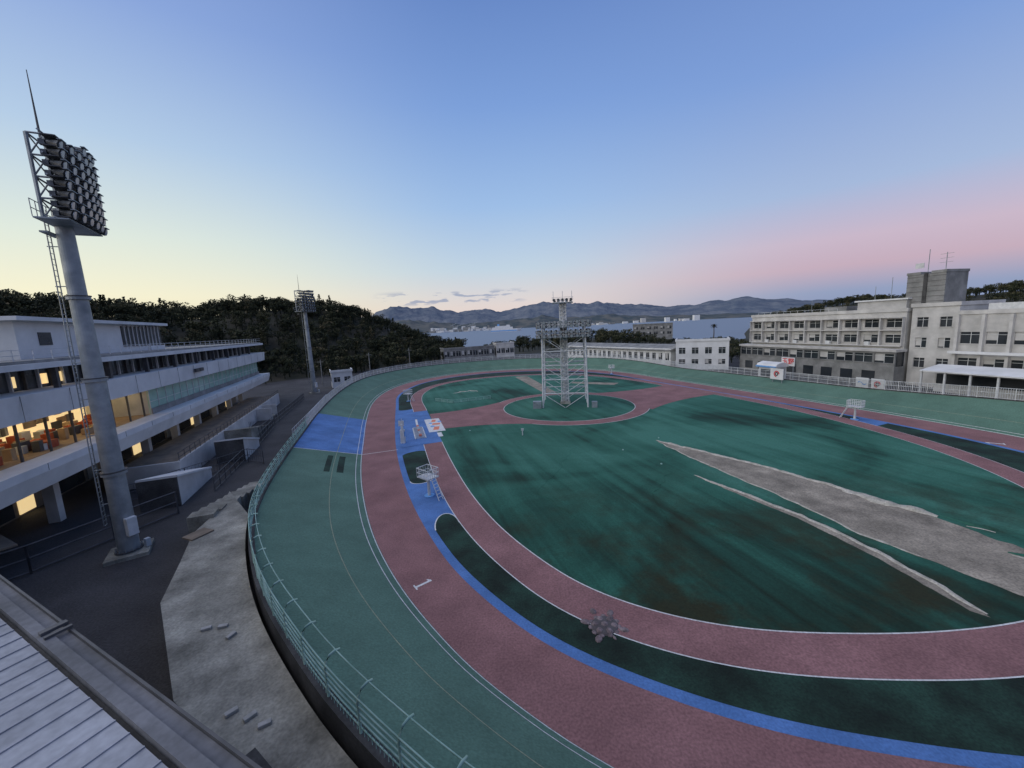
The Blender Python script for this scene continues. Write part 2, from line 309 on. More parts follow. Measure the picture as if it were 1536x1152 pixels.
for i in idx:
    p=RED[i];q=NR[i];h=HT[i];w_=BW[i]
    for o,z in ((w_,h),(w_,h+.12),(w_+.35,h+.12),(w_+.35,.3)): c=p+q*o; vs.append((c[0],c[1],z))
for i in idx:
    for j in range(3): a=i*4+j; c=((i+1)%n)*4+j; fs.append((a,c,c+1,a+1))
b.add(vs,fs,'dconc'); b.obj('bank_retaining_wall')
# ------------------------------------------------------------------ guard rail
def railpt(i,inw,z):
    i%=n; p=RED[i]+NR[i]*(BW[i]+.18-inw); return Vector((p[0],p[1],HT[i]+.12+z))
def isnear(i): return RED[i][1]<62 and RED[i][0]<20
near=[i for i in idx if isnear(i)]; far=[i for i in idx if not isnear(i)]
def contiguous(ids):
    s=set(ids); st=[i for i in ids if (i-1)%n not in s][0]; return [(st+k)%n for k in range(len(ids))]
near=contiguous(near); far=contiguous(far)
far=[near[-1]]+far+[near[0]]
E=empty('guard_rail')
b=MB()
for z in (.25,.5,.75,1.0,1.25): b.tube([railpt(i,0,z) for i in near],.03,'rail',5)
b.tube([railpt(i,.42,1.52) for i in near],.024,'rail',5)
b.obj('horizontal_rails',E,smooth=True)
b=MB()
for i in near[::2]: b.tube([railpt(i,0,0),railpt(i,0,1.1),railpt(i,.05,1.32),railpt(i,.18,1.48),railpt(i,.36,1.54),railpt(i,.55,1.5)],.045,'rail',6)
for k in range(len(near)-1):
    for t in (0,.2,.4,.6,.8):
        a=railpt(near[k],0,0); c=railpt(near[k+1],0,0); p=a.lerp(c,t); b.tube([p,p+Vector((0,0,.5))],.013,'rail',4)
b.obj('posts',E,smooth=True)
E=empty('track_fence'); b=MB()
for z in (.1,.8,1.5): b.tube([railpt(i,0,z) for i in far],.035,'wsteel',4)
for i in far[::2]: b.tube([railpt(i,0,0),railpt(i,0,1.55)],.06,'wsteel',4)
for k in range(len(far)-1):
    for t in (0,.25,.5,.75):
        p=railpt(far[k],0,.1).lerp(railpt(far[k+1],0,.1),t); b.tube([p,p+Vector((0,0,1.4))],.03,'wsteel',3)
b.obj('fence_bars',E)
# ------------------------------------------------------------------ terrain
def sst(a,b,x): t=min(1,max(0,(x-a)/(b-a))); return t*t*(3-2*t)
HA=[-180,-90,-70,-55,-45,-38,-33,-28,-25,-20,-17,-13,-10,-6,-2,4,12,18,22,31,36,42,52,60,90,180]
HZ=[6,20,24,25,26,25,30,29,29,24,17,8,3,0,-1,0,2,1,-2,-2,0,0,0,0,2,6]
def hgt(x,y):
    az=math.degrees(math.atan2(x,y)); r=math.hypot(x,y)
    d=(Vector((x,y))-Vector((12.5,77))); u=d.x*AX[0]+d.y*AX[1]; v=d.x*AX[1]-d.y*AX[0]
    e=math.sqrt((u/90)**2+(v/60)**2); inside=1-sst(1.05,1.15,e)
    z=.9-1.6*inside
    hz=np.interp(az,HA,HZ); start=np.interp(az,[-60,-35,-25,-12,0],[95,150,165,190,230])
    hill=hz*sst(start,start+85,r)*(1-sst(380,620,r))
    z+=hill*(1+.12*noise.noise(Vector((x*.02,y*.02,0))))
    z+=np.interp(az,[30,35,41,46,52,60,80],[0,12,23,20,25,22,10])*sst(420,560,r)*(1-sst(700,950,r))
    shore=np.interp(az,[-180,-60,-15,-6,0,20,30,34,60,180],[900,900,520,300,310,380,330,900,1200,900])
    z-= (z+12)*sst(shore,shore*1.15,r)
    return z
azs=np.linspace(-180,180,301); rs=np.concatenate([np.linspace(2,340,90),np.geomspace(350,1300,30),[2500,6000,12000,25000]])
b=MB(); vs=[(0,0,hgt(0,.1))];fs=[]
na=len(azs)-1
for r in rs:
    for a in azs[:-1]:
        x=r*math.sin(math.radians(a)); y=r*math.cos(math.radians(a)); vs.append((x,y,hgt(x,y)))
for j in range(na): fs.append((0,1+(j+1)%na,1+j))
for i in range(len(rs)-1):
    for j in range(na): a=1+i*na+j; c=1+i*na+(j+1)%na; fs.append((a,c,c+na,a+na))
M['ground']=mat('woodland_floor',g3(.02,.025,.014),g3(.05,.045,.03),.08,dirt=.3)
b.add(vs,fs,'ground'); b.obj('ground')
b=MB(); vs=[];fs=[]
for i in idx:
    for o in (BW[i]+.2,BW[i]+62):
        p=RED[i]+NR[i]*o; vs.append((p[0],p[1],1.0))
for i in idx: a=i*2; c=((i+1)%n)*2; fs.append((a,c,c+1,a+1))
b.add(vs,fs,'asphalt'); b.obj('plaza_asphalt')
def sea_mat():
    m=bpy.data.materials.new('sea_water'); m.use_nodes=True; nt=m.node_tree; N=nt.nodes; L=nt.links; p=N['Principled BSDF']; p.inputs['Base Color'].default_value=(.19,.235,.29,1); p.inputs['Roughness'].default_value=.6; p.inputs['Specular IOR Level'].default_value=.12
    tc=N.new('ShaderNodeTexCoord'); nn=N.new('ShaderNodeTexNoise'); nn.inputs['Scale'].default_value=.06; nn.inputs['Detail'].default_value=5; L.new(tc.outputs['Object'],nn.inputs['Vector']); b=N.new('ShaderNodeBump'); b.inputs['Strength'].default_value=.4; b.inputs['Distance'].default_value=1; L.new(nn.outputs['Fac'],b.inputs['Height']); L.new(b.outputs[0],p.inputs['Normal']); return m
M['sea']=sea_mat(); b=MB(); b.add([(-30000,200,-4),(30000,200,-4),(30000,30000,-4),(-30000,30000,-4)],[(0,1,2,3)],'sea'); b.obj('sea')
def ridge(name,prof,r0,dr,m,seed,amp):
    A=np.array([p[0] for p in prof],float); S=np.array([p[1] for p in prof],float); b=MB(); vs=[];fs=[]; az=np.linspace(A[0],A[-1],420); K=16
    for j in range(K+1):
        t=j/K
        for a in az:
            r=r0+dr*t; s=np.interp(a,A,S); top=(16+s*(r0+dr*.7)); q=math.sin(min(t/.7,1)*math.pi/2) if t<.7 else 1-(t-.7)
            nz=noise.fractal(Vector((a*.5,t*3.2,seed)),1,2,6)+.5*(abs(noise.noise(Vector((a*.9,t*2,seed+9))))-.2)
            z=-5+(top+5)*max(0,q*(1+amp*nz)); x=r*math.sin(math.radians(a)); y=r*math.cos(math.radians(a)); vs.append((x,y,z if j else -6))
    k=len(az)
    for j in range(K):
        for i in range(k-1): a=j*k+i; fs.append((a,a+1,a+1+k,a+k))
    b.add(vs,fs,m); b.obj(name,smooth=True)
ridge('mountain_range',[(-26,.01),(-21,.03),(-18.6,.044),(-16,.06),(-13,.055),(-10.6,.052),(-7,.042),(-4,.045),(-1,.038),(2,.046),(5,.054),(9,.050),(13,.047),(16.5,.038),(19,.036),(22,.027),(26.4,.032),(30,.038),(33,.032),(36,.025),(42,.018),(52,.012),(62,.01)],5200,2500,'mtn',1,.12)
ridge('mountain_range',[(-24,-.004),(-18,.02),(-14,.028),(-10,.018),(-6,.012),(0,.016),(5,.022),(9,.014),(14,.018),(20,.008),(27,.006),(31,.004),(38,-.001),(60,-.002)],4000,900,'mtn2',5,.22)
# ------------------------------------------------------------------ trees
def mk_tree(seed,kind):
    rg=np.random.default_rng(seed); V=[];F=[];T=[]
    def tube(p,q,r0,r1,k=5):
        p=np.array(p,float);q=np.array(q,float); b0=len(V)
        for c,r in ((p,r0),(q,r1)):
            for j in range(k): t=2*math.pi*j/k; V.append(c+np.array([r*math.cos(t),r*math.sin(t),0]))
        for j in range(k): F.append((b0+j,b0+(j+1)%k,b0+k+(j+1)%k,b0+k+j)); T.append(.12)
    tube((0,0,0),(0,0,.85 if kind else .6),.035,.012)
    lobes=[]
    if kind==1:
        for k in range(9):
            z=.22+.76*k/8; R=.27*(1-(z-.2)/.85)+.03
            for q in range(3): a=rg.uniform(0,6.28); lobes.append((math.cos(a)*R*.55,math.sin(a)*R*.55,z,R*.6,.07))
    else:
        for k in range(9):
            a=rg.uniform(0,6.28); rr=rg.uniform(.08,.32); z=rg.uniform(.35,.88); x,y=math.cos(a)*rr,math.sin(a)*rr
            tube((0,0,z*.55),(x,y,z),.015,.006,4); lobes.append((x,y,z,rg.uniform(.1,.2),rg.uniform(.09,.15)))
    per=34 if kind==0 else 12
    for (x,y,z,R,hz) in lobes:
        lt=rg.uniform(-.2,.2)
        for k in range(per):
            d=rg.normal(size=3); d/=np.linalg.norm(d); rad=rg.uniform(.6,1.15); c=np.array([x,y,z])+d*np.array([R,R,hz])*rad
            s=rg.uniform(.015,.038); u=rg.normal(size=3);u/=np.linalg.norm(u); w=np.cross(u,rg.normal(size=3)); w/=np.linalg.norm(w); b0=len(V)
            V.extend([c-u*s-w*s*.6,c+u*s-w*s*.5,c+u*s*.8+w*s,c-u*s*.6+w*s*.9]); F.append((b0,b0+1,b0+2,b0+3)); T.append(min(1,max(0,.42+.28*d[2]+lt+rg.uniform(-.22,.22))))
    return np.array(V),np.array(F),np.array(T)
TV=[mk_tree(i,0) for i in range(6)]+[mk_tree(20+i,1) for i in range(3)]
def forest(name,places):
    VV=[];FF=[];TT=[];base=0
    for (x,y,z,h,k) in places:
        V,F,T=TV[k]; a=random.uniform(0,6.28); c,s=math.cos(a),math.sin(a); wd=h*random.uniform(.9,1.35) if k<6 else h*random.uniform(.8,1)
        X=(V[:,0]*c-V[:,1]*s)*wd+x; Y=(V[:,0]*s+V[:,1]*c)*wd+y; Z=V[:,2]*h+z
        VV.append(np.stack([X,Y,Z],1)); FF.append(F+base); TT.append(np.clip(T+random.gauss(0,.17),0,1)); base+=len(V)
    VV=np.concatenate(VV);FF=np.concatenate(FF);TT=np.concatenate(TT); me=bpy.data.meshes.new(name)
    me.vertices.add(len(VV)); me.vertices.foreach_set('co',VV.ravel()); me.loops.add(len(FF)*4); me.loops.foreach_set('vertex_index',FF.ravel().astype(np.int32))
    me.polygons.add(len(FF)); me.polygons.foreach_set('loop_start',np.arange(0,len(FF)*4,4,dtype=np.int32)); me.update(calc_edges=True)
    at=me.attributes.new('tint','FLOAT','FACE'); at.data.foreach_set('value',TT.astype(np.float32)); me.materials.append(M['leaf']); me.validate()
    o=bpy.data.objects.new(name,me); COL.objects.link(o)
pl=[]
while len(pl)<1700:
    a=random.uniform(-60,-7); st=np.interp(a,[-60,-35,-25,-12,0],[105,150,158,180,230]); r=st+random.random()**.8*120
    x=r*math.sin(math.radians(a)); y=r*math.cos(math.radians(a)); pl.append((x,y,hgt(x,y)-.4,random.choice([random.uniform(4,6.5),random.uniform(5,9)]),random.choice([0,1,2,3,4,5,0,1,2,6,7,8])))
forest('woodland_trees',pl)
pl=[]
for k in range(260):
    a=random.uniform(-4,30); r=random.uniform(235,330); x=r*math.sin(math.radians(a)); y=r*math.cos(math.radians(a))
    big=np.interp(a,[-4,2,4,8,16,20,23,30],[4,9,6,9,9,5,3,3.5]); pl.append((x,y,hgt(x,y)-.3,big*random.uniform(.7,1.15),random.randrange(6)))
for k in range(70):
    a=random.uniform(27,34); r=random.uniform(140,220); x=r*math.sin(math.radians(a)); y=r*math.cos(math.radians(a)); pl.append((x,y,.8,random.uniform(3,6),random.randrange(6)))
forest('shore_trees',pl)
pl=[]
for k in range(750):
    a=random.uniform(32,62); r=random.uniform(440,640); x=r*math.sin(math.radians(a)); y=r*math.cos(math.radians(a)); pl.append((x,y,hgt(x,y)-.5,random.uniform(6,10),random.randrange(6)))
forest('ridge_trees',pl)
E=empty('palm_tree',(300*math.sin(math.radians(27.3)),300*math.cos(math.radians(27.3)),.5)); b=MB(); b.tube([(0,0,0),(.2,0,5),(0,.1,10)],.35,'bark',7,r1=.22); b.obj('trunk',E)
b=MB()
for k in range(26):
    a=k*2.4; el=random.uniform(-.3,1.1); pts=[]
    for t in np.linspace(0,1,6): pts.append(Vector((math.cos(a)*2.6*t,math.sin(a)*2.6*t,10+math.sin(el)*2.6*t-1.6*t*t)))
    sd=Vector((-math.sin(a),math.cos(a),0))
    for q in range(5):
        w=.35*(1-q/5)+.08; b.add([pts[q]-sd*w,pts[q+1]-sd*w*.8,pts[q+1]+sd*w*.8,pts[q]+sd*w],[(0,1,2,3)],'ground')
b.obj('fronds',E)
# ------------------------------------------------------------------ buildings
def facade(b,L,z0,z1,rows,Y,wallm,glassm='glass',th=.35,fr='wsteel',x0=0):
    zc=z0
    for (zb,zt,nw,frac) in rows:
        b.box(x0,x0+L,Y,Y+th,zc,zb,wallm); pitch=L/nw; pw=pitch*(1-frac)
        for k in range(nw+1):
            c=x0+k*pitch; a=max(x0,c-pw/2); e=min(x0+L,c+pw/2); b.box(a,e,Y+.01,Y+th,zb,zt,wallm)
        for k in range(nw):
            a=x0+k*pitch+pw/2; e=x0+(k+1)*pitch-pw/2
            b.box(a,e,Y+th*.6,Y+th*.6+.05,zb,zt,glassm)
            if random.random()<.4: b.box(a+.02,(a+e)/2-.05,Y+th*.6-.02,Y+th*.6-.004,zb+(zt-zb)*random.uniform(.1,.6),zt-.02,'wall2')
            mx=(a+e)/2; b.box(mx-.04,mx+.04,Y+th*.45,Y+th*.6-.025,zb,zt,fr)
            b.box(a+.0,e-.0,Y+th*.4,Y+th*.6-.03,zt-.5,zt-.44,fr)
            b.box(a-.1,e+.1,Y-.1,Y-.003,zb-.14,zb-.03,wallm)
        zc=zt
    b.box(x0,x0+L,Y,Y+th,zc,z1,wallm)
def building(name,A,B,D,z0,z1,rows,wallm='wall',para=.5):
    ang,L=frameAB(A,B); E=empty(name,(A[0],A[1],0),ang); b=MB(); facade(b,L,z0,z1,rows,0,wallm); b.obj('facade',E)
    b=MB(); b.box(0,L,.352,D,z0,z1-.02,wallm)
    if rows:
        for (zb,zt,nw,fr) in rows:
            for k in range(3):
                y=D*(.2+.27*k); b.box(-.04,-.003,y,y+D*.14,zb,zt,'glass'); b.box(L+.003,L+.04,y,y+D*.14,zb,zt,'glass')
                b.box(-.09,-.045,y-.06,y+D*.14+.06,zb-.08,zb-.0,'wsteel')
    b.obj('walls',E)
    b=MB(); b.box(-.2,L+.2,-.2,D+.2,z1+.003,z1+.18,wallm); b.box(-.2,L+.2,-.2,.05,z1+.18,z1+.18+para,wallm); b.box(-.2,.05,.053,D+.2,z1+.18,z1+.18+para,wallm); b.box(L-.05,L+.2,.053,D+.2,z1+.18,z1+.18+para,wallm); b.box(1,L-1,2,D-1,z1+.183,z1+.25,'greyc'); b.obj('roof',E)
    return E,L
E,L=building('office_building',(68,111),(76.8,76.5),14,.8,15.2,[(9.1,10.7,9,.66),(12.2,13.8,9,.66)],'wall2')
b=MB()
b.box(-1.2,L+.6,-3.0,-.01,7.5,8.0,'wall2'); b.box(-1,L+.4,-2.8,-.02,.9,4.6,'greyc'); facade(b,L+1.2,4.603,7.497,[(5.3,7.1,10,.9)],-2.7,'greyc',x0=-.9); b.box(-.8,L+.2,-2.3,-.03,4.61,7.49,'glass')
for k in range(8): b.box(1+k*4.2,3.4+k*4.2,-2.86,-2.81,1.6,3.6,'glass')
for zz in (8.7,11.8,14.3):
    b.box(.2,L-.2,-.9,-.103,zz-.25,zz-.1,'wall2')
for k in range(10):
    x=k*L/9; b.box(max(.2,x-.12),min(L-.2,x+.12),-.8,-.104,8.61,14.04,'wall2')
for k in range(9):
    if k%2: b.box(k*4+1,k*4+1.9,-.75,-.3,8.61,9.3,'wsteel')
b.obj('lower_storeys',E)
b=MB(); b.box(24,33,4,10,15.66,17.6,'wall2'); b.box(23.6,33.4,3.6,10.4,17.6,17.9,'wall'); b.box(16,21,5,9,15.66,16.9,'greyc')
for k in range(12): b.box(1+k*1.9,1.05+k*1.9,1,1.05,15.4,16.4,'wsteel')
b.box(1,22,1,1.05,16.4,16.45,'wsteel'); b.obj('penthouse',E)
b=MB()
for x,h in ((26,4),(29,5.6),(12,2)): b.tube([(x,6,15.5),(x,6,16.8+h)],.05,'steel',5)
b.obj('roof_masts',E)
E=empty('concrete_stair_tower',(80.6,80.9,0),math.radians(-76)); b=MB(); b.box(0,6,0,6,.8,22.2,'greyc'); b.box(2.7,3.3,-.15,-.003,16,22.4,'dconc'); b.box(-.15,-.003,2.5,3.3,17,21,'dconc')
b.box(-.1,2.2,-.1,6.1,22.203,22.7,'greyc'); b.box(3.8,6.1,-.1,6.1,22.203,22.7,'greyc')
for k in range(7): b.box(-.03,6.03,-.03,-.004,16+k*.95,16.05+k*.95,'dconc')
b.obj('shaft',E)
b=MB()
for x,h in ((1.5,4.5),(4.2,3.5)): b.tube([(x,3,22.5),(x,3,22.6+h)],.06,'steel',5)
for z in (24.2,25,25.8): b.box(3.2,5.2,2.97,3.03,z,z+.05,'steel')
b.box(-.4,1,2.6,2.7,23.6,24.6,'wsteel'); b.obj('antennas',E)
E,L=building('link_building',(77.2,75.9),(79.0,69.5),12,.8,15.9,[(4.6,6.4,2,.5),(8.4,10.2,2,.5),(12.2,14.0,2,.5)],'wall2')
E,L=building('annex_building',(78.6,69.0),(88.5,32),13,.8,14.3,[(4.8,6.8,12,.82),(9.3,11.3,12,.82)],'wall2')
b=MB()
for k in range(13): b.box(k*L/12-.2,k*L/12+.2,-.6,-.003,.8,14.2,'wall2')
b.box(-.5,L+.5,-1.4,-.603,7.6,8.0,'wall'); b.box(2,8,3,7,14.6,16,'wsteel'); b.box(12,22,3,8,14.6,15.6,'greyc')
b.obj('columns',E)
E=empty('covered_walkway',(72.4,68,0),frameAB((78.6,69),(88.5,32))[0]); b=MB()
b.prism([(-1.5,4.9),(3.5,5.6),(3.5,5.8),(-1.5,5.1)],0,38,'wall'); b.box(0,38,2.6,2.9,1,5.4,'wall2')
for k in range(13): b.box(k*3.1,k*3.1+.25,-1.2,-.95,1,4.95,'wsteel')
b.box(.3,37.5,2.5,2.597,2.5,4.2,'glass'); b.obj('shelter',E)
building('clubhouse_building',(49.0,116.5),(61.5,110.5),9,.8,9.2,[(2.6,4.0,4,.5),(5.6,7.4,4,.5)],'wall')
E,L=building('long_hall',(22,171),(49.5,121.5),11,.8,6.2,[(3.2,5.4,22,.55)],'wall')
b=MB(); b.prism([(-.8,6.45),(5.5,7.9),(11.8,6.45),(11.8,6.25),(-.8,6.25)],-.6,L+.6,'greyc'); b.obj('pitched_roof',E)
building('harbour_hall',(95,305),(122,296),14,1,12.5,[(5,7,6,.6),(9,11,6,.6)],'greyc')
building('pavilion',(-32,190),(-8,199),9,1,6.6,[(3,5.4,9,.8)],'greyc')
building('pavilion',(-7,199),(2,201),9,1,7.6,[(3,5.4,4,.8)],'wall2')
building('timekeeper_hut',(-51.5,112),(-46.5,114.5),5,1,5.4,[(2.6,4,2,.6)],'wall')
rr=1700; E=empty('ferry',(rr*math.sin(math.radians(-.6)),rr*math.cos(math.radians(-.6)),-4),0); E.scale=(1.1,1.1,1.3); b=MB()
b.add([(-55,-8,0),(45,-8,0),(58,0,0),(45,8,0),(-55,8,0),(-55,-8,9),(48,-8,9),(66,0,10),(48,8,9),(-55,8,9)],[(0,1,6,5),(1,2,7,6),(2,3,8,7),(3,4,9,8),(4,0,5,9),(5,6,7,8,9)],'wall')
b.box(-55.2,46,-8.2,-8.01,1.5,5,'bluep'); b.box(-50,30,-7,7,9,15,'wall'); b.box(-38,20,-6,6,15,19,'wall'); b.box(-30,-22,-3,3,19,25,'bluep'); b.box(5,18,-5,5,19,22,'wall'); b.obj('hull_and_decks',E)
b=MB()
for k in range(190):
    a=random.uniform(-11,26) if k>130 else random.uniform(-11,-2.5); r=random.uniform(3000,3700); x=r*math.sin(math.radians(a)); y=r*math.cos(math.radians(a)); w=random.uniform(12,42); h=random.uniform(7,20) if random.random()>.12 else random.uniform(26,44)
    b.box(x-w/2,x+w/2,y-15,y+15,-5,h-4,random.choice(['wall','wall','greyc','wall2']))
b.obj('harbour_town')
b=MB()
for a,h in ((-8,60),(-7.4,46),(-5.6,52),(-4.9,64)):
    r=3000; x=r*math.sin(math.radians(a)); y=r*math.cos(math.radians(a)); b.tube([(x,y,-5),(x,y,h)],2.2,'steel',5); b.tube([(x-22,y,h*.65),(x+26,y,h)],1.6,'steel',4)
b.obj('harbour_cranes')
# ------------------------------------------------------------------ grandstand
A=(-36.3,26.6);B=(-61.8,97.0); ang,L=frameAB(A,B); E=empty('grandstand',(A[0],A[1],0),ang); X0=-45
b=MB(); b.box(X0,L,6,16,1,5.6,'brown'); 
for k in range(14):
    x=X0+4+k*8
    if x<L: b.box(x,x+.7,1.5,2.3,1,5.6,'wall2')
for k in range(12): 
    x=X0+3+k*9.5; b.box(x,x+4,5.9,5.997,1.2,3.8,'glass'); b.box(x+4.6,x+6.4,5.9,5.997,1.2,3.6,'warm' if k%2 else 'greyc')
b.obj('ground_floor',E)
b=MB(); b.prism([(-1.6,6.9),(-1.2,5.6),(16,5.6),(16,7.5),(-1.6,7.5)],X0,L+1,'wall'); b.prism([(-.7,10.7),(16,10.7),(16,12.7),(-.9,12.7)],X0,L+2,'wall'); 
b.box(X0,L+3,-.6,16,14.5,14.95,'wall'); b.box(X0+.5,L+2.5,-.2,15.5,14.953,15.2,'greyc')
x=X0
while x<L:
    b.box(x,x+.04,-1.625,-1.603,6.95,7.48,'greyc'); b.box(x,x+.04,-.93,-.905,10.75,12.68,'greyc'); x+=5.2
b.obj('floor_bands',E)
b=MB(); b.box(X0,L,2.2,2.3,12.7,14.5,'glass'); b.box(X0,L,2.5,15.8,12.72,14.48,'dconc')
x=X0
while x<L: b.box(x,x+.14,2.0,2.197,12.7,14.5,'wsteel' if int(x)%3==0 else 'frame'); x+=1.5
x=X0
while x<L: b.box(x,x+.35,.0,.35,12.7,14.5,'frame'); x+=7.5
for k in range(9):
    x=random.uniform(X0+20,12); b.box(x,x+random.uniform(.4,.9),2.14,2.196,13,13.9,'warm')
b.obj('upper_windows',E)
S=22.5
b=MB(); b.box(X0,S,6.5,6.7,7.5,10.7,'warm'); b.box(X0,S,.5,6.49,7.503,7.53,'floor'); b.box(S,L-.5,.5,.62,7.5,10.7,'gglass'); b.box(S,S+.3,.62,15.8,7.51,10.69,'wall2'); b.box(S+.3,L-.6,1.5,15.7,7.51,10.69,'wall2')
x=S
while x<L: b.box(x,x+.08,.42,.497,7.5,10.7,'wsteel'); x+=2.2
b.box(S,L-.5,.4,.417,9.0,9.06,'wsteel'); b.box(S,L-.5,.3,.397,7.51,8.2,'greyc')
x=X0
while x<S: b.box(x,x+.12,.45,.6,7.53,10.7,'frame'); x+=3.0
b.obj('glazed_concourse',E)
b=MB()
for k in range(110):
    x=random.uniform(X0+20,S-.5); y=random.uniform(1,6); b.box(x-.14,x+.14,y-.14,y+.14,10.45,10.5,'warmlamp')
for k in range(14):
    x=S+1+k*3.6; b.box(x,x+1.6,4,4.1,5.5,5.58,'warmlamp')
b.obj('ceiling_lamps',E)
b=MB()
for k in range(110):
    x=random.uniform(X0+20,S-2); y=random.uniform(1,5.5); h=random.uniform(.5,1.1); b.box(x,x+random.uniform(.4,1.3),y,y+.5,7.54,7.54+h,random.choice(['seat','floor','wall2','frame','seat','floor']))
for k in range(50):
    x=random.uniform(X0+20,S-2); z_=random.uniform(7.6,9.6); b.box(x,x+random.uniform(.4,1.8),6.3+.003*k,6.49,z_,z_+random.uniform(.5,1.1),random.choice(['brown','floor','brown','wall2','frame','greyc']))
b.obj('tables_and_seats',E)
b=MB(); b.box(10,32,3.5,12,15.2,18.6,'wall'); b.box(9,36.5,2.6,13,18.6,18.95,'wall'); b.box(32,35.8,3.4,12,15.8,18.6,'glass'); b.box(32,36,3.2,12.2,15.2,15.8,'wall')
b.box(12.5,14.1,3.44,3.497,16.4,17.6,'glass'); b.box(26,31.9,3.4,3.497,15.9,18.4,'glass')
for k in range(10): b.box(26.4+k*.95,26.5+k*.95,3.3,3.397,15.8,18.59,'wsteel')
b.box(-14,0.5,4,12,15.2,18.4,'wall'); b.box(-14.4,.9,3.6,12.4,18.4,18.8,'wall'); b.obj('penthouse',E)
b=MB()
for z in (15.6,16.0): b.box(X0,L+2,-.3,-.25,z,z+.05,'wsteel')
for k in range(60):
    x=X0+k*2
    if x<L+2: b.box(x,x+.05,-.3,-.25,15.2,16.05,'wsteel')
b.obj('roof_railing',E)
b=MB(); b.box(33,34.3,-1.2,-.94,11.6,12.1,'frame'); b.box(34.6,35.9,-1.2,-.94,11.6,12.1,'frame'); b.obj('band_fixtures',E)
# raised terrace with a stair block in front of the stand
E=empty('raised_terrace',(A[0],A[1],0),ang)
b=MB(); b.box(14,66,-4.6,1.2,1,2.9,'brown'); b.box(14,66,-4.9,-4.603,1,3.3,'wall2'); b.box(13.7,13.997,-4.9,1.2,1,3.3,'wall2')
for k in range(5): b.box(46,50,-5.2-k*.45,-4.903-k*.45 if k==0 else -4.75-k*.45-.003*k,1,2.7-k*.36,'conc')
b.box(50.003,50.3,-7.3,-4.903,1,3.2,'wall2'); b.box(45.7,45.997,-7.3,-4.903,1,3.2,'wall2')
b.add([(28,-4.903,3.3),(40,-4.903,1.2),(40,-8.2,1.2),(28,-8.2,3.3),(28,-4.903,1),(40,-4.903,1),(40,-8.2,1),(28,-8.2,1)],[(0,3,2,1),(3,7,6,2),(0,4,7,3),(1,2,6,5)],'conc')
b.obj('walls',E)
b=MB()
for k in range(36): 
    x=14.1+k*1.48; b.box(x,x+.05,-4.78,-4.73,3.3,4.2,'frame')
for z in (3.7,4.15): b.box(14,66,-4.77,-4.72,z,z+.05,'frame')
for k in range(16): 
    x=15+k*.75; b.box(28+k*.75,28.04+k*.75,-8.1,-8.06,3.3-k*.131,4.2-k*.131,'frame')
b.obj('handrail',E)
for (x,y,l) in ((6,-7.5,8),(19,-9.5,7)):
    E=empty('stair_enclosure',(A[0],A[1],0),ang); b=MB(); b.box(x+.2,x+l,y,y+.25,1,1.9,'wall2')
    for q in range(14):
        xa=x+.2+(l-.2)*q/14; xb=x+.2+(l-.2)*(q+1)/14; h0=3.8-1.8*(q/14)-.03; h1=3.8-1.8*((q+1)/14)-.03
        b.add([(xa,y,1.903),(xb,y,1.903),(xb,y+.25,1.903),(xa,y+.25,1.903),(xa,y,h0),(xb,y,h1),(xb,y+.25,h1),(xa,y+.25,h0)],[(4,5,6,7),(0,1,5,4),(2,3,7,6)],'wall2')
    b.add([(x,y-.1,3.8),(x+l,y-.1,2.0),(x+l,y+3,2.0),(x,y+3,3.8),(x,y-.1,4.0),(x+l,y-.1,2.2),(x+l,y+3,2.2),(x,y+3,4.0)],[(0,3,2,1),(4,5,6,7),(0,1,5,4),(1,2,6,5),(2,3,7,6),(3,0,4,7)],'wall'); b.box(x,x+.197,y+.003,y+3,1,3.75,'dconc'); b.box(x+.2,x+l,y+2.75,y+2.99,1,1.9,'wall2'); b.obj('walls_and_roof',E)
def fence(name,pts,h,m,sp=1.5,z0=1.0,bar=.05,inf=True):
    E=empty(name); b=MB()
    for i in range(len(pts)-1):
        a=Vector((*pts[i],z0));c=Vector((*pts[i+1],z0)); Ln=(c-a).length; k=max(1,int(Ln/sp))
        for q in range(k+1): p=a.lerp(c,q/k); b.tube([p,p+Vector((0,0,h))],bar,m,4)
        for z in (h,h*.55,.15): b.tube([a+Vector((0,0,z)),c+Vector((0,0,z))],bar*.8,m,4)
        if inf:
            kk=int(Ln/.35)
            for q in range(kk): p=a.lerp(c,q/kk); b.tube([p+Vector((0,0,.15)),p+Vector((0,0,h))],.015,m,3)
    b.obj('bars',E)
fence('metal_fence',[(-41,12),(-33.2,24.8),(-30.2,33.2)],2.0,'frame',3.2,bar=.08,inf=False)
fence('metal_fence',[(-37.5,36),(-33,47),(-30.5,46)],1.7,'frame')
fence('metal_fence',[(-30.5,38),(-35.5,52),(-41,66)],1.5,'frame')
fence('metal_fence',[(-39,58),(-47,83),(-51,95)],1.5,'frame')
fence('metal_fence',[(-33.5,58),(-39,76),(-44,92)],1.3,'wsteel')
E=empty('barrier_canopy'); b=MB(); a=Vector((-43,10,3));c=Vector((-33.8,24.9,3))
b.add([a,c,c+Vector((-2.2,.9,.3)),a+Vector((-2.2,.9,.3))]+[q+Vector((0,0,.12)) for q in (a,c,c+Vector((-2.2,.9,.3)),a+Vector((-2.2,.9,.3)))],[(0,3,2,1),(4,5,6,7),(0,1,5,4),(1,2,6,5),(2,3,7,6),(3,0,4,7)],'brown')
b.obj('canopy',E)
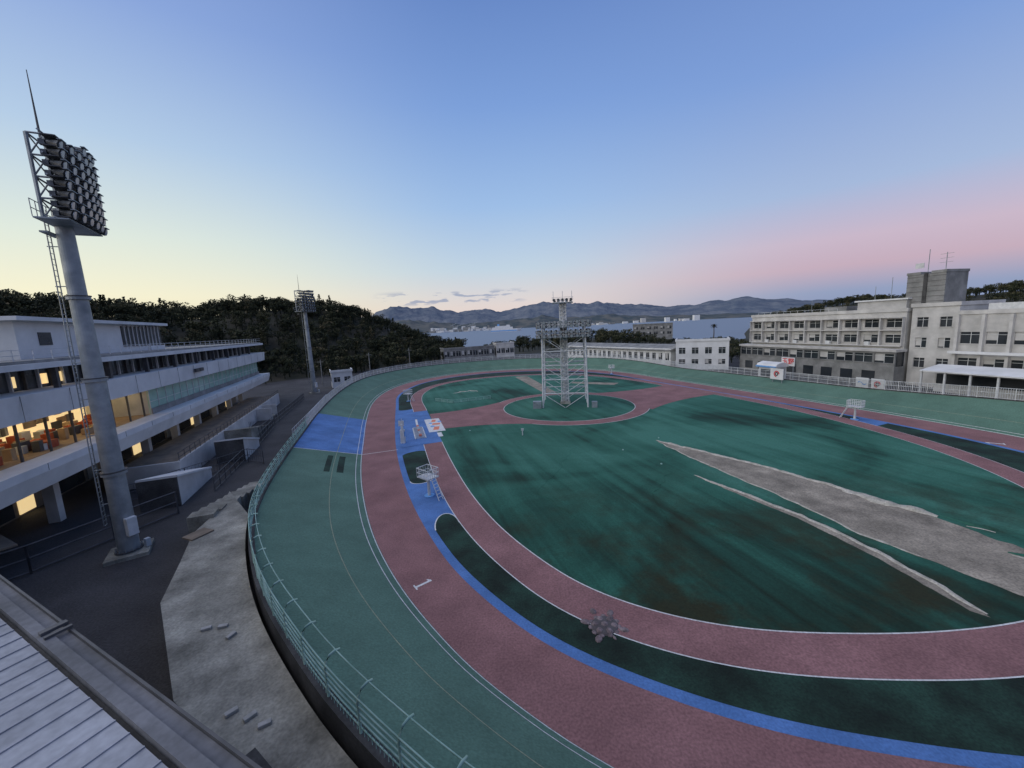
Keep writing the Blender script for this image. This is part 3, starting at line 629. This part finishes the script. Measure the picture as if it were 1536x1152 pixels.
# ------------------------------------------------------------------ concrete terrace next to rail
ZT=2.8; kf=(16-ZT)/13.8
inner=[i for i in near if RED[i][1]<32 and RED[i][0]<8]
ip=[RED[i]+NR[i]*(BW[i]+.55) for i in inner]
if ip[0][1]<ip[-1][1]: ip=ip[::-1]
ip=[p for p in ip if 6.4<p[1]<34.5]
ip=ip[::-1]
outer=[(x*kf,y*kf) for x,y in [(-26.6,34.8),(-24.6,30.5),(-23.8,27),(-21.6,23.2),(-19.5,19.4),(-16.6,16.4),(-13.8,13.5),(-11.2,12.0),(-8.6,10.2),(-5.8,7.9)]]
b=MB(); P=[tuple(p) for p in ip]+outer; poly('',P,ZT,'conc',b=b)
k=len(P); vs=[(p[0],p[1],ZT) for p in P]+[(p[0],p[1],.9) for p in P]; b.add(vs,[(i,(i+1)%k,k+(i+1)%k,k+i) for i in range(k)],'conc')
b.obj('concrete_terrace')
E=empty('terrace_steps'); b=MB()
def obox(b,c,dx,lx,ly,z0,z1,m):
    ux=Vector((dx[0],dx[1],0)).normalized(); uy=Vector((-ux.y,ux.x,0)); c=Vector((c[0],c[1],0)); v=[]
    for z in (z0,z1):
        for sx,sy in ((-1,-1),(1,-1),(1,1),(-1,1)): p=c+ux*lx/2*sx+uy*ly/2*sy; v.append((p.x,p.y,z))
    b.add(v,[(0,3,2,1),(4,5,6,7),(0,1,5,4),(1,2,6,5),(2,3,7,6),(3,0,4,7)],m)
for k in range(9): obox(b,(-24.0+k*-.3,28.4+k*1.25),(1,.35),1.7,1.1,.95,3.1-k*.2,'conc')
obox(b,(-22.2,25.6),(.4,1),1.4,1.1,ZT,ZT+.1,'brown')
for k in range(5): obox(b,(-8.0+k*.42,10.0-k*.3),(.55,.8),.4,1.9,2.6,ZT+.45-k*.09,'dconc')
b.obj('steps',E)
for k,(x,y,a) in enumerate(((-14.0,16.6,.2),(-14.7,16.5,.4),(-13.2,16.0,1.2),(-10.6,12.3,.8),(-9.8,12.1,.9),(-9.1,11.8,.5))):
    b=MB(); obox(b,(x,y),(math.cos(a),math.sin(a)),.4,.19,ZT+.004,ZT+.12,'brick'); b.obj('loose_brick',bevel=.015)
# ------------------------------------------------------------------ floodlight masts
def floodmast(name,base,ztop,face,W=6.0,rows=8,cols=6,r0=.62,r1=.42,back=.9,hh=5.2):
    E=empty(name,(base[0],base[1],0),0); H0=1.0; zb=ztop-hh
    b=MB(); b.tube([(0,0,H0),(0,0,zb*.5),(0,0,zb+1)],r0,'steel',24,r1=r1)
    for z in (H0+.25,H0+(zb-H0)*.27,H0+(zb-H0)*.56,H0+(zb-H0)*.8): 
        rr=r0+(r1-r0)*(z-H0)/(zb-H0); b.tube([(0,0,z-.1),(0,0,z+.1)],rr+.14,'steel',20); b.tube([(0,0,z+.1),(0,0,z+.16)],rr+.18,'frame',20)
    for k in range(12): a=k*math.pi/6; b.box(math.cos(a)*(r0+.1)-.03,math.cos(a)*(r0+.1)+.03,math.sin(a)*(r0+.1)-.03,math.sin(a)*(r0+.1)+.03,H0,H0+.6,'steel')
    b.obj('column',E,smooth=False)
    b=MB(); b.box(-1.2,1.2,-1.2,1.2,.9,1.28,'conc'); b.obj('footing',E,rot=.6,bevel=.04)
    fa=math.radians(90-face); rot=fa-math.pi/2
    b=MB(); Y0=-back
    for q in (-1,1):
        for y in (Y0,.5): b.tube([(q*W*.36,y,zb),(q*W*.36,y,ztop)],.1,'steel',5)
    for z in np.linspace(zb,ztop,5):
        b.tube([(-W/2,.5,z),(W/2,.5,z)],.07,'steel',4); b.tube([(-W*.36,Y0,z),(W*.36,Y0,z)],.07,'steel',4)
        for q in (-1,1): b.tube([(q*W*.36,Y0,z),(q*W*.36,.9,z)],.06,'steel',4)
    for k in range(4):
        z0=zb+(ztop-zb)*k/4; z1=zb+(ztop-zb)*(k+1)/4
        for q in (-1,1): b.tube([(q*W*.36,Y0,z0),(q*W*.36,.5,z1)],.045,'steel',4)
        b.tube([(-W*.36,Y0,z0),(W*.36,Y0,z1)],.045,'steel',4)
    b.box(-W/2,W/2,Y0-.2,1.1,zb-.08,zb,'steel'); b.box(-.9,.9,Y0-.6,Y0-.203,zb-.6,zb-.5,'steel')
    for z in (zb+.5,zb+1): b.tube([(-W/2,Y0-.2,z),(W/2,Y0-.2,z)],.03,'steel',4)
    for k in range(9): b.tube([(-W/2+k*W/8,Y0-.2,zb),(-W/2+k*W/8,Y0-.2,zb+1)],.025,'steel',4)
    b.tube([(0,Y0,ztop),(0,Y0,ztop+4.2)],.07,'frame',5,r1=.02)
    b.obj('head_frame',E,rot=rot)
    b=MB()
    for r in range(rows):
        z=zb+.25+(ztop-zb-.3)*r/(rows-1)
        b.box(-W/2,W/2,.55,1.2,z-.2,z-.14,'frame')
        cc=cols if r<rows-1 else cols-3
        for c in range(cc):
            x=-W/2+W*(c+.5)/cols+random.uniform(-.06,.06); ax=(x/W)*.9; dz=random.uniform(-.05,.05)
            yo=.25*math.cos(x/W*3)
            b.tube([(x,.6+yo,z+.12+dz),(x+ax*.1,.85+yo,z+.08+dz),(x+ax*.5,1.25+yo,z-.04+dz)],.12,'lamp',8,r1=.27); b.tube([(x+ax*.5,1.25+yo,z-.04+dz),(x+ax*.5,1.29+yo,z-.05+dz)],.24,'lens',8)
            b.box(x-.14,x+.14,.35,.62,z-.1,z+.2,'lamp')
            b.box(x+ax*.5-.3,x+ax*.5+.3,1.2+yo,1.42+yo,z+.2+dz,z+.24+dz,'steel')
    b.obj('floodlights',E,rot=rot)
    b=MB()
    lx=-(r0+.35)
    for s in (-.22,.22): b.tube([(s,lx,H0+2.5),(s,lx+ (r0-r1),zb+1)],.035,'steel',4)
    z=H0+2.5
    while z<zb+1: y=lx+(r0-r1)*(z-H0)/(zb-H0); b.tube([(-.22,y,z),(.22,y,z)],.02,'steel',4); z+=.35
    z=H0+4
    while z<zb: b.tube([(0,lx,z),(0,-r1,z)],.03,'steel',4); z+=2.5
    b.obj('ladder',E,rot=math.radians(-62))
    b=MB(); b.box(.62,1.0,-.3,.3,2.6,3.9,'wsteel'); b.box(.6,.9,.6,.9,1.3,1.9,'wsteel'); b.obj('control_box',E,rot=math.radians(-20),bevel=.02)
floodmast('floodlight_mast',(-28.4,26.8),28.7,62,W=4.7,rows=9,cols=6,back=.25,hh=4.9)
floodmast('floodlight_mast',(-52.6,103.7),27.6,100,W=5.0)
E=empty('floodlight_tower',(10.7,78.7,0),math.radians(-8)); b=MB(); Wb=4.3;Wt=4.0;Zp=13.6
def leg(z): return Wb+(Wt-Wb)*z/Zp
lv=[0,2.8,5.5,8.2,10.9,13.6]
for sx in (-1,1):
    for sy in (-1,1): b.tube([(sx*leg(0),sy*leg(0),0),(sx*leg(Zp),sy*leg(Zp),Zp+2.6)],.17,'wsteel',6)
for i,z in enumerate(lv):
    w=leg(z); cs=[(-w,-w,z),(w,-w,z),(w,w,z),(-w,w,z)]
    for k in range(4):
        if i: b.tube([cs[k],cs[(k+1)%4]],.1,'wsteel',4)
        if i<5:
            w2=leg(lv[i+1]); c2=[(-w2,-w2,lv[i+1]),(w2,-w2,lv[i+1]),(w2,w2,lv[i+1]),(-w2,w2,lv[i+1])]
            md=((cs[k][0]+cs[(k+1)%4][0])/2,(cs[k][1]+cs[(k+1)%4][1])/2,z)
            b.tube([md,c2[(k+1)%4]],.06,'wsteel',4); b.tube([md,c2[k]],.06,'wsteel',4)
    if i: b.tube([(-w,-w,z),(w,w,z)],.06,'wsteel',4)
for sx in (-.7,.7):
    for sy in (-.7,.7): b.tube([(sx,sy,0),(sx*.8,sy*.8,20.8)],.13,'wsteel',5)
z=.5
while z<20.5:
    for k in range(4):
        c=[(-.68,-.68),(.68,-.68),(.68,.68),(-.68,.68)]; b.tube([(*c[k],z),(*c[(k+1)%4],z)],.07,'wsteel',4); b.tube([(*c[k],z),(*c[(k+1)%4],z+.7)],.05,'wsteel',4)
    z+=.7
b.obj('lattice_frame',E)
b=MB(); b.tube([(0,0,0),(0,0,20)],.45,'wsteel',8); b.box(-5,5,-4.6,4.6,13.5,13.6,'steel'); b.box(-5,5,-4.4,4.4,15.3,15.38,'steel'); b.box(-2,2,-2,2,20.1,20.2,'wsteel')
for sx in (-1,1):
    for z in (14.1,14.6,16,16.4): b.tube([(sx*5,-4.6,z),(sx*5,4.6,z)],.04,'wsteel',4); b.tube([(-5,sx*4.6,z),(5,sx*4.6,z)],.04,'wsteel',4)
    for z in (20.7,21.1): b.tube([(sx*2,-2,z),(sx*2,2,z)],.03,'wsteel',4); b.tube([(-2,sx*2,z),(2,sx*2,z)],.03,'wsteel',4)
for k in range(11):
    for s in (-4.6,4.6): b.tube([(-5+k,s,13.5),(-5+k,s,16.4)],.035,'wsteel',4)
b.obj('platforms',E)
b=MB()
for z in (13.9,14.7,15.8,16.5):
    for k in range(10):
        x=-4.6+k*1.02
        for s in (-1,1): b.tube([(x,s*4.3,z),(x,s*4.9,z-.15)],.18,'lamp',8,r1=.34); b.tube([(x,s*4.9,z-.15),(x,s*4.94,z-.16)],.3,'lens',8)
    for k in range(8):
        y=-3.9+k*1.1
        for s in (-1,1): b.tube([(s*4.6,y,z),(s*5.2,y,z-.15)],.18,'lamp',8,r1=.34)
for k in range(5):
    for s in (-1,1): b.tube([(-1.6+k*.8,s*1.7,20.7),(-1.6+k*.8,s*2.2,20.6)],.15,'lamp',7,r1=.28)
for x in (-1.8,0,1.8): b.tube([(x,0,20.2),(x,0,22.4)],.05,'wsteel',4)
b.obj('floodlights',E)
b=MB(); b.box(-6.2,-4.6,-5,-3.8,.05,1.4,'steel'); b.box(5,6,-5,-4.2,.05,1.2,'steel'); b.box(-1,1,-1.0,1.0,.05,.6,'conc'); b.obj('equipment_cabinets',E)
# ------------------------------------------------------------------ judge stands
def stand(loc,rot,h=1.9):
    E=empty('judge_stand',(loc[0],loc[1],.02),rot); b=MB()
    b.tube([(0,0,0),(0,0,h)],.16,'wsteel',8,r1=.12); b.tube([(0,0,0),(0,0,.08)],.5,'bluep',12); b.tube([(0,0,h-.5),(.5,0,h)],.05,'wsteel',5); b.tube([(0,0,h-.5),(-.5,0,h)],.05,'wsteel',5)
    b.obj('post',E)
    b=MB(); b.box(-.85,.85,-.65,.65,h,h+.1,'wsteel')
    for z in (h+.5,h+.95,):
        for s in (-1,1): b.tube([(-.85,s*.65,z),(.85,s*.65,z)],.035,'wsteel',4); b.tube([(s*.85,-.65,z),(s*.85,.65,z)],.035,'wsteel',4)
    for k in range(8):
        x=-.85+k*1.7/7
        for s in (-1,1): b.tube([(x,s*.65,h),(x,s*.65,h+.95)],.028,'wsteel',4)
    for k in range(1,5):
        for s in (-1,1): b.tube([(s*.85,-.65+k*.26,h),(s*.85,-.65+k*.26,h+.95)],.028,'wsteel',4)
    b.obj('platform',E)
    b=MB()
    for y in (-.25,.25): b.tube([(.8,y,h+.1),(1.75,y,0)],.045,'wsteel',4)
    for k in range(1,7): t=k/7; b.tube([(.8+.95*t,-.25,(h+.1)*(1-t)),(.8+.95*t,.25,(h+.1)*(1-t))],.035,'wsteel',4)
    b.obj('ladder',E)
stand((-8.6,36.6),math.radians(-40)); stand((-24.2,90),math.radians(-30),1.7); stand((50.2,56.3),math.radians(120),1.9); stand((31,121),math.radians(100),1.8)
E=empty('starting_machine',(-15.0,60.4,.05),math.radians(107)); b=MB()
for k in range(7):
    x=-3+k*1.0; b.box(x,x+.1,-.7,.7,0,.3,'wsteel'); b.box(x-.05,x+.25,-.2,.2,.3,.6,'orange' if k%3==0 else 'wsteel')
b.box(-3.2,3.6,-.85,-.7,0,.1,'wsteel'); b.box(-3.2,3.6,.7,.85,0,.1,'wsteel'); b.obj('frame_rack',E)
E=empty('start_post',(-16.2,55.5,.02),0); b=MB(); b.box(-.3,.3,-.3,.3,0,2.0,'wsteel'); b.box(-.15,.15,-.15,.15,2,2.8,'wsteel'); b.tube([(0,0,2.8),(0,0,3.6)],.05,'wsteel',5); b.box(.303,.34,-.25,.25,1.0,1.7,'bluep'); b.obj('signal_box',E,bevel=.03)
E=empty('start_post',(-17.2,58.6,.02),0); b=MB(); b.tube([(0,0,0),(0,0,2.6)],.1,'wsteel',6); b.box(-.4,.4,-.1,.1,1.8,2.6,'wsteel'); b.obj('signal_box',E)
b=MB()
obox(b,(-13.6,65.6),(-.29,.957),9.5,2.6,.050,.0545,'white')
for (x,y,l,w_) in ((-12.8,63.2,2.2,.9),(-13.4,66.2,1.2,1.3),(-14.3,68.6,1.8,.7)): obox(b,(x,y),(-.1,.957),l,w_,.0545,.058,'orange')
for (x,y,l,w_) in ((-13.7,64.6,.8,.7),(-13.2,68.0,.9,.6),(-14.5,66.8,.8,.5)): obox(b,(x,y),(-.5,.8),l,w_,.0545,.0585,'bluep')
obox(b,(-16.9,67),(-.27,.96),7,.35,.050,.0548,'white'); obox(b,(-11.5,59.2),(-.29,.957),2.5,.7,.05,.0549,'white'); b.obj('start_pad_markings')
def numeral(c,up,h,name='painted_number'):
    u=Vector((*up,0)).normalized(); r=Vector((u.y,-u.x,0)); b=MB()
    P=[(-.24,-.5),(.24,-.5),(.24,-.42),(.08,-.42),(.08,.5),(-.05,.5),(-.22,.36),(-.22,.28),(-.07,.34),(-.07,-.42),(-.24,-.42)]
    pts=[]
    for x,y in P: q=Vector((*c,0))+r*x*h+u*y*h; pts.append((q.x,q.y))
    poly('',pts,.006,'white',b=b); b.obj(name)
numeral((-6.3,23.1),(.85,.65),1.15); numeral((55.3,43.5),(-.75,.6),1.5)
E=empty('infield_marker_post',(1.2,56.5,.04)); b=MB(); b.tube([(0,0,0),(0,0,.9)],.09,'wsteel',6); b.box(-.2,.2,-.05,.05,.7,1.0,'wsteel'); b.obj('post',E)
for (x,y) in ((19.6,51.8),(13.5,47.5),(-7,60.5),(16.2,42)):
    b=MB(); b.tube([(x,y,.04),(x,y,.14)],.12,'rail',10,r1=.08); b.obj('sprinkler_cap')
fence('low_net_fence',[(-17.5,88),(-13,84.5),(-5,88)],.7,'rail',1.6,z0=.03)
E=empty('stone_turtle_ornament',(4.3,18.85,.0),math.radians(20)); E.scale=(1.25,1.25,.6); b=MB()
def dome(b,cx,cy,rx,ry,h,m,n=10,z0=.02,rot=0):
    vs=[];fs=[]; rg=4
    for k in range(rg):
        t=k/rg*math.pi/2
        for j in range(n): a=2*math.pi*j/n; x=rx*math.cos(t)*math.cos(a); y=ry*math.cos(t)*math.sin(a); vs.append((cx+x*math.cos(rot)-y*math.sin(rot),cy+x*math.sin(rot)+y*math.cos(rot),z0+h*math.sin(t)))
    vs.append((cx,cy,z0+h))
    for k in range(rg-1):
        for j in range(n): fs.append((k*n+j,k*n+(j+1)%n,(k+1)*n+(j+1)%n,(k+1)*n+j))
    for j in range(n): fs.append(((rg-1)*n+j,(rg-1)*n+(j+1)%n,rg*n))
    b.add(vs,fs,m)
dome(b,0,0,.62,.55,.2,'seam',16)
dome(b,0,0,.21,.19,.3,'stone',6,.02)
for k in range(6): a=k*math.pi/3+.5; dome(b,math.cos(a)*.4,math.sin(a)*.36,.19,.17,.25,'stone',6,.02,a)
for k in range(11): a=k*math.pi/5.5; dome(b,math.cos(a)*.62,math.sin(a)*.56,.1,.13,.1,'stone',6,.02,a)
b.obj('shell',E)
b=MB()
for a,l in ((.75,.24),(2.4,.24),(3.9,.22),(5.5,.22)): dome(b,math.cos(a)*.85,math.sin(a)*.75,l,.15,.14,'stone',8,.02,a)
dome(b,0,.9,.15,.2,.18,'stone',8); dome(b,0,-.72,.06,.14,.08,'stone',6); b.obj('head_and_flippers',E)
# ------------------------------------------------------------------ signs at back straight
sa=frameAB((68,111),(76.8,76.5))[0]
def board(name,loc,w,h,z0,kind):
    E=empty(name,(loc[0],loc[1],0),sa); b=MB(); b.box(-w/2,w/2,0,.12,z0,z0+h,'wall'); b.box(-w/2-.06,w/2+.06,.123,.2,z0-.06,z0+h+.06,'frame')
    for s in (-w*.35,w*.35): b.box(s-.06,s+.06,.203,.33,0.9,z0+h,'steel')
    b.obj('board',E)
    if kind=='ring':
        b=MB(); R=h*.36; N_=28
        for (r0,r1,m,zz) in ((R*.55,R*.8,'redp',-.02),(R*.2,R*.5,'frame',-.024)):
            vs=[];fs=[]
            for j in range(N_):
                a=2*math.pi*j/N_
                for r in (r0,r1): vs.append((r*math.cos(a),zz,z0+h*.5+r*math.sin(a)))
            for j in range(N_*3//4 if m=='redp' else N_): q=j*2; k=((j+1)%N_)*2; fs.append((q,k,k+1,q+1))
            b.add(vs,fs,m)
        b.obj('mark',E)
    if kind=='wave':
        b=MB(); vs=[];fs=[]
        for j in range(13):
            t=j/12; x=(-.35+.7*t)*w; z=z0+h*(.5+.12*math.sin(t*6.28)); vs+=[(x,-.02,z-.1),(x,-.02,z+.1)]
        for j in range(12): fs.append((2*j,2*j+2,2*j+3,2*j+1))
        b.add(vs,fs,'bluep'); b.obj('mark',E)
    return E
board('track_sign_board',(55.3,81.2),3.0,2.3,2.4,'ring'); board('track_sign_board',(61.8,68.4),2.0,1.9,2.2,'wave'); board('track_sign_board',(62.5,66.2),2.0,1.9,2.2,'ring')
E=board('venue_name_sign',(62.5,88.2),3.2,1.9,4.2,None)
t=bpy.data.curves.new('lettering','FONT'); t.body='玉野'; t.size=1.5; t.align_x='CENTER'; t.align_y='CENTER'; t.extrude=.01; t.offset=.02; o=bpy.data.objects.new('lettering',t); COL.objects.link(o); o.parent=E; o.location=(0,-.03,5.15); o.rotation_euler=(math.radians(90),0,0); t.materials.append(M['redp'])
E=empty('ticket_kiosk',(59,90,0),sa); b=MB(); b.box(-2.2,2.2,0,3,1,4,'wall'); b.prism([(-.4,4.0),(3.4,4.0),(3.0,4.7),(1.5,5.1),(0,4.7)],-2.6,2.6,'wall'); b.box(-2.62,2.62,-.5,-.403,3.9,4.25,'bluep'); b.box(-1.6,1.6,-.05,-.003,1.8,3.4,'glass'); b.obj('kiosk',E)
for (x,y,h) in ((-46,128,9),(-38,148,9),(-58,120,8)):
    E=empty('utility_pole',(x,y,.9)); b=MB(); b.tube([(0,0,0),(0,0,h)],.16,'greyc',6,r1=.1); b.box(-.9,.9,-.06,.06,h-.8,h-.68,'greyc'); b.obj('pole',E)
# ------------------------------------------------------------------ camera building roof
e1=Vector((-11.8,8.28,0)); dirv=Vector((.894,-.448,0)); ra=math.atan2(dirv.y,dirv.x); E=empty('roof_of_viewing_stand',(e1.x,e1.y,0),ra)
b=MB(); b.box(-14,26,-9,-.42,10.6,10.86,'roofm')
x=-14
while x<26: b.box(x,x+.025,-9,-.42,10.863,10.88,'roofm'); x+=.42
b.box(-14,26,-.417,-.35,10.5,10.8,'dconc'); b.box(-14,26,-.347,-.18,10.5,10.93,'parapet'); b.box(-14,26,-.177,.0,10.3,10.86,'parapet'); b.box(-14,26,.003,.04,10.2,10.92,'frame')
b.box(-14,26,-8.9,-.5,1,10.28,'greyc')
b.obj('metal_roof',E)
b=MB(); b.box(3.6,3.72,-.3,.05,10.935,10.99,'frame'); b.box(3.85,3.92,-.3,.05,10.935,10.98,'frame'); b.obj('bracket',E)
# ------------------------------------------------------------------ world
w=bpy.data.worlds.new('World'); SC.world=w; w.use_nodes=True; nt=w.node_tree; N=nt.nodes; Lk=nt.links; N.clear()
out=N.new('ShaderNodeOutputWorld'); bg=N.new('ShaderNodeBackground'); tc=N.new('ShaderNodeTexCoord')
def mth(op,a,b=None,c=None,clamp=False):
    m=N.new('ShaderNodeMath'); m.operation=op; m.use_clamp=clamp
    for i,v in enumerate((a,b,c)):
        if v is None: continue
        if isinstance(v,(int,float)): m.inputs[i].default_value=v
        else: Lk.new(v,m.inputs[i])
    return m.outputs[0]
nv=N.new('ShaderNodeVectorMath'); nv.operation='NORMALIZE'; Lk.new(tc.outputs['Generated'],nv.inputs[0])
sp=N.new('ShaderNodeSeparateXYZ'); Lk.new(nv.outputs[0],sp.inputs[0])
el=mth('DIVIDE',mth('ARCSINE',sp.outputs['Z']),math.pi/2,clamp=True)
az=mth('ARCTAN2',sp.outputs['X'],sp.outputs['Y'])
def ramp(stops,inp):
    r=N.new('ShaderNodeValToRGB'); e=r.color_ramp.elements
    for k,(p,c) in enumerate(stops):
        if k<2: x=e[k]; x.position=p
        else: x=e.new(p)
        x.color=c
    Lk.new(inp,r.inputs[0]); return r.outputs[0]
def eramp(st): return ramp([(d/90,C(*c)) for d,c in st],el)
Wr=eramp([(0,(236,222,182)),(5,(243,238,208)),(11,(220,230,220)),(20,(178,202,228)),(31,(138,165,218)),(46,(112,137,196)),(90,(100,124,182))])
Md=eramp([(0,(226,206,200)),(3,(222,210,208)),(8,(190,208,224)),(16,(155,187,228)),(27,(122,157,215)),(38,(98,131,194)),(90,(92,118,176))])
Ea=eramp([(0,(128,148,184)),(2.2,(138,155,190)),(4.8,(190,166,186)),(7.8,(196,177,198)),(13,(160,180,216)),(25,(122,154,212)),(42,(97,126,188)),(90,(92,118,176))])
def sstep(a,b,x):
    m=N.new('ShaderNodeMapRange'); m.interpolation_type='SMOOTHSTEP'; m.inputs['From Min'].default_value=a; m.inputs['From Max'].default_value=b; Lk.new(x,m.inputs['Value']); return m.outputs[0]
hv=N.new('ShaderNodeVectorMath'); hv.operation='MULTIPLY'; Lk.new(nv.outputs[0],hv.inputs[0]); hv.inputs[1].default_value=(1,1,0)
hn=N.new('ShaderNodeVectorMath'); hn.operation='NORMALIZE'; Lk.new(hv.outputs[0],hn.inputs[0])
dt=N.new('ShaderNodeVectorMath'); dt.operation='DOT_PRODUCT'; Lk.new(hn.outputs[0],dt.inputs[0]); sz=math.radians(-75); dt.inputs[1].default_value=(math.sin(sz),math.cos(sz),0)
a_=dt.outputs['Value']
def mixc(f,a,b):
    m=N.new('ShaderNodeMix'); m.data_type='RGBA'; Lk.new(f,m.inputs['Factor']); Lk.new(a,m.inputs[6]); Lk.new(b,m.inputs[7]); return m.outputs[2]
c1=mixc(sstep(-.45,.25,a_),Ea,Md); c2=mixc(sstep(.3,.92,a_),c1,Wr)
mp=N.new('ShaderNodeMapping'); mp.inputs['Scale'].default_value=(14,14,60); Lk.new(nv.outputs[0],mp.inputs[0]); cn=N.new('ShaderNodeTexNoise'); cn.inputs['Scale'].default_value=1.3; cn.inputs['Detail'].default_value=5; Lk.new(mp.outputs[0],cn.inputs['Vector'])
wa=mth('MULTIPLY',sstep(math.radians(-19),math.radians(-15),az),mth('SUBTRACT',1,sstep(math.radians(0),math.radians(4),az)))
we=mth('MULTIPLY',sstep(3.2/90,4.0/90,el),mth('SUBTRACT',1,sstep(4.8/90,5.6/90,el)))
cm=mth('MULTIPLY',mth('MULTIPLY',wa,we),sstep(.53,.6,cn.outputs['Fac'])); cm=mth('MULTIPLY',cm,.75)
cc=N.new('ShaderNodeRGB'); cc.outputs[0].default_value=C(135,150,182); c3=mixc(cm,c2,cc.outputs[0])
gl=mth('MULTIPLY',mth('MULTIPLY',sstep(math.radians(-62),math.radians(-95),az),sstep(math.radians(-179),math.radians(-150),az)),mth('SUBTRACT',1,sstep(.1,.5,el)))
sky=N.new('ShaderNodeTexSky'); sky.sky_type='NISHITA'; sky.sun_disc=False; sky.sun_elevation=math.radians(2); sky.sun_rotation=math.radians(-105)
sk=N.new('ShaderNodeVectorMath'); sk.operation='SCALE'; Lk.new(sky.outputs[0],sk.inputs[0]); sk.inputs['Scale'].default_value=.02
gc=N.new('ShaderNodeVectorMath'); gc.operation='SCALE'; gc.inputs[0].default_value=(.9,.8,.65); Lk.new(gl,gc.inputs['Scale'])
ad=N.new('ShaderNodeVectorMath'); ad.operation='ADD'; Lk.new(c3,ad.inputs[0]); Lk.new(sk.outputs[0],ad.inputs[1])
ad2=N.new('ShaderNodeVectorMath'); ad2.operation='ADD'; Lk.new(ad.outputs[0],ad2.inputs[0]); Lk.new(gc.outputs[0],ad2.inputs[1])
Lk.new(ad2.outputs[0],bg.inputs[0]); bg.inputs[1].default_value=1.0; Lk.new(bg.outputs[0],out.inputs[0])
sl=bpy.data.lights.new('dusk_fill','SUN'); sl.energy=1.6; sl.angle=math.radians(90); sl.color=(1,.93,.82); so=bpy.data.objects.new('dusk_fill',sl); COL.objects.link(so)  # added broad fill light; at dusk the real sun is below the horizon
sd=Vector((math.sin(math.radians(-105))*math.cos(math.radians(52)),math.cos(math.radians(-105))*math.cos(math.radians(52)),math.sin(math.radians(52)))); so.rotation_euler=sd.to_track_quat('Z','Y').to_euler(); so.location=(-50,-20,60)
# ------------------------------------------------------------------ camera
cd=bpy.data.cameras.new('camera'); cd.sensor_width=36; cd.lens=590/1536*36; cd.clip_end=60000; cd.clip_start=.1
co=bpy.data.objects.new('camera',cd); COL.objects.link(co); R=Matrix.Rotation(math.radians(90-8.3),4,'X')@Matrix.Rotation(math.radians(-2.8),4,'Z')
co.matrix_world=Matrix.Translation((0,0,16))@R; SC.camera=co
SC.view_settings.view_transform='Standard'; SC.view_settings.look='None'
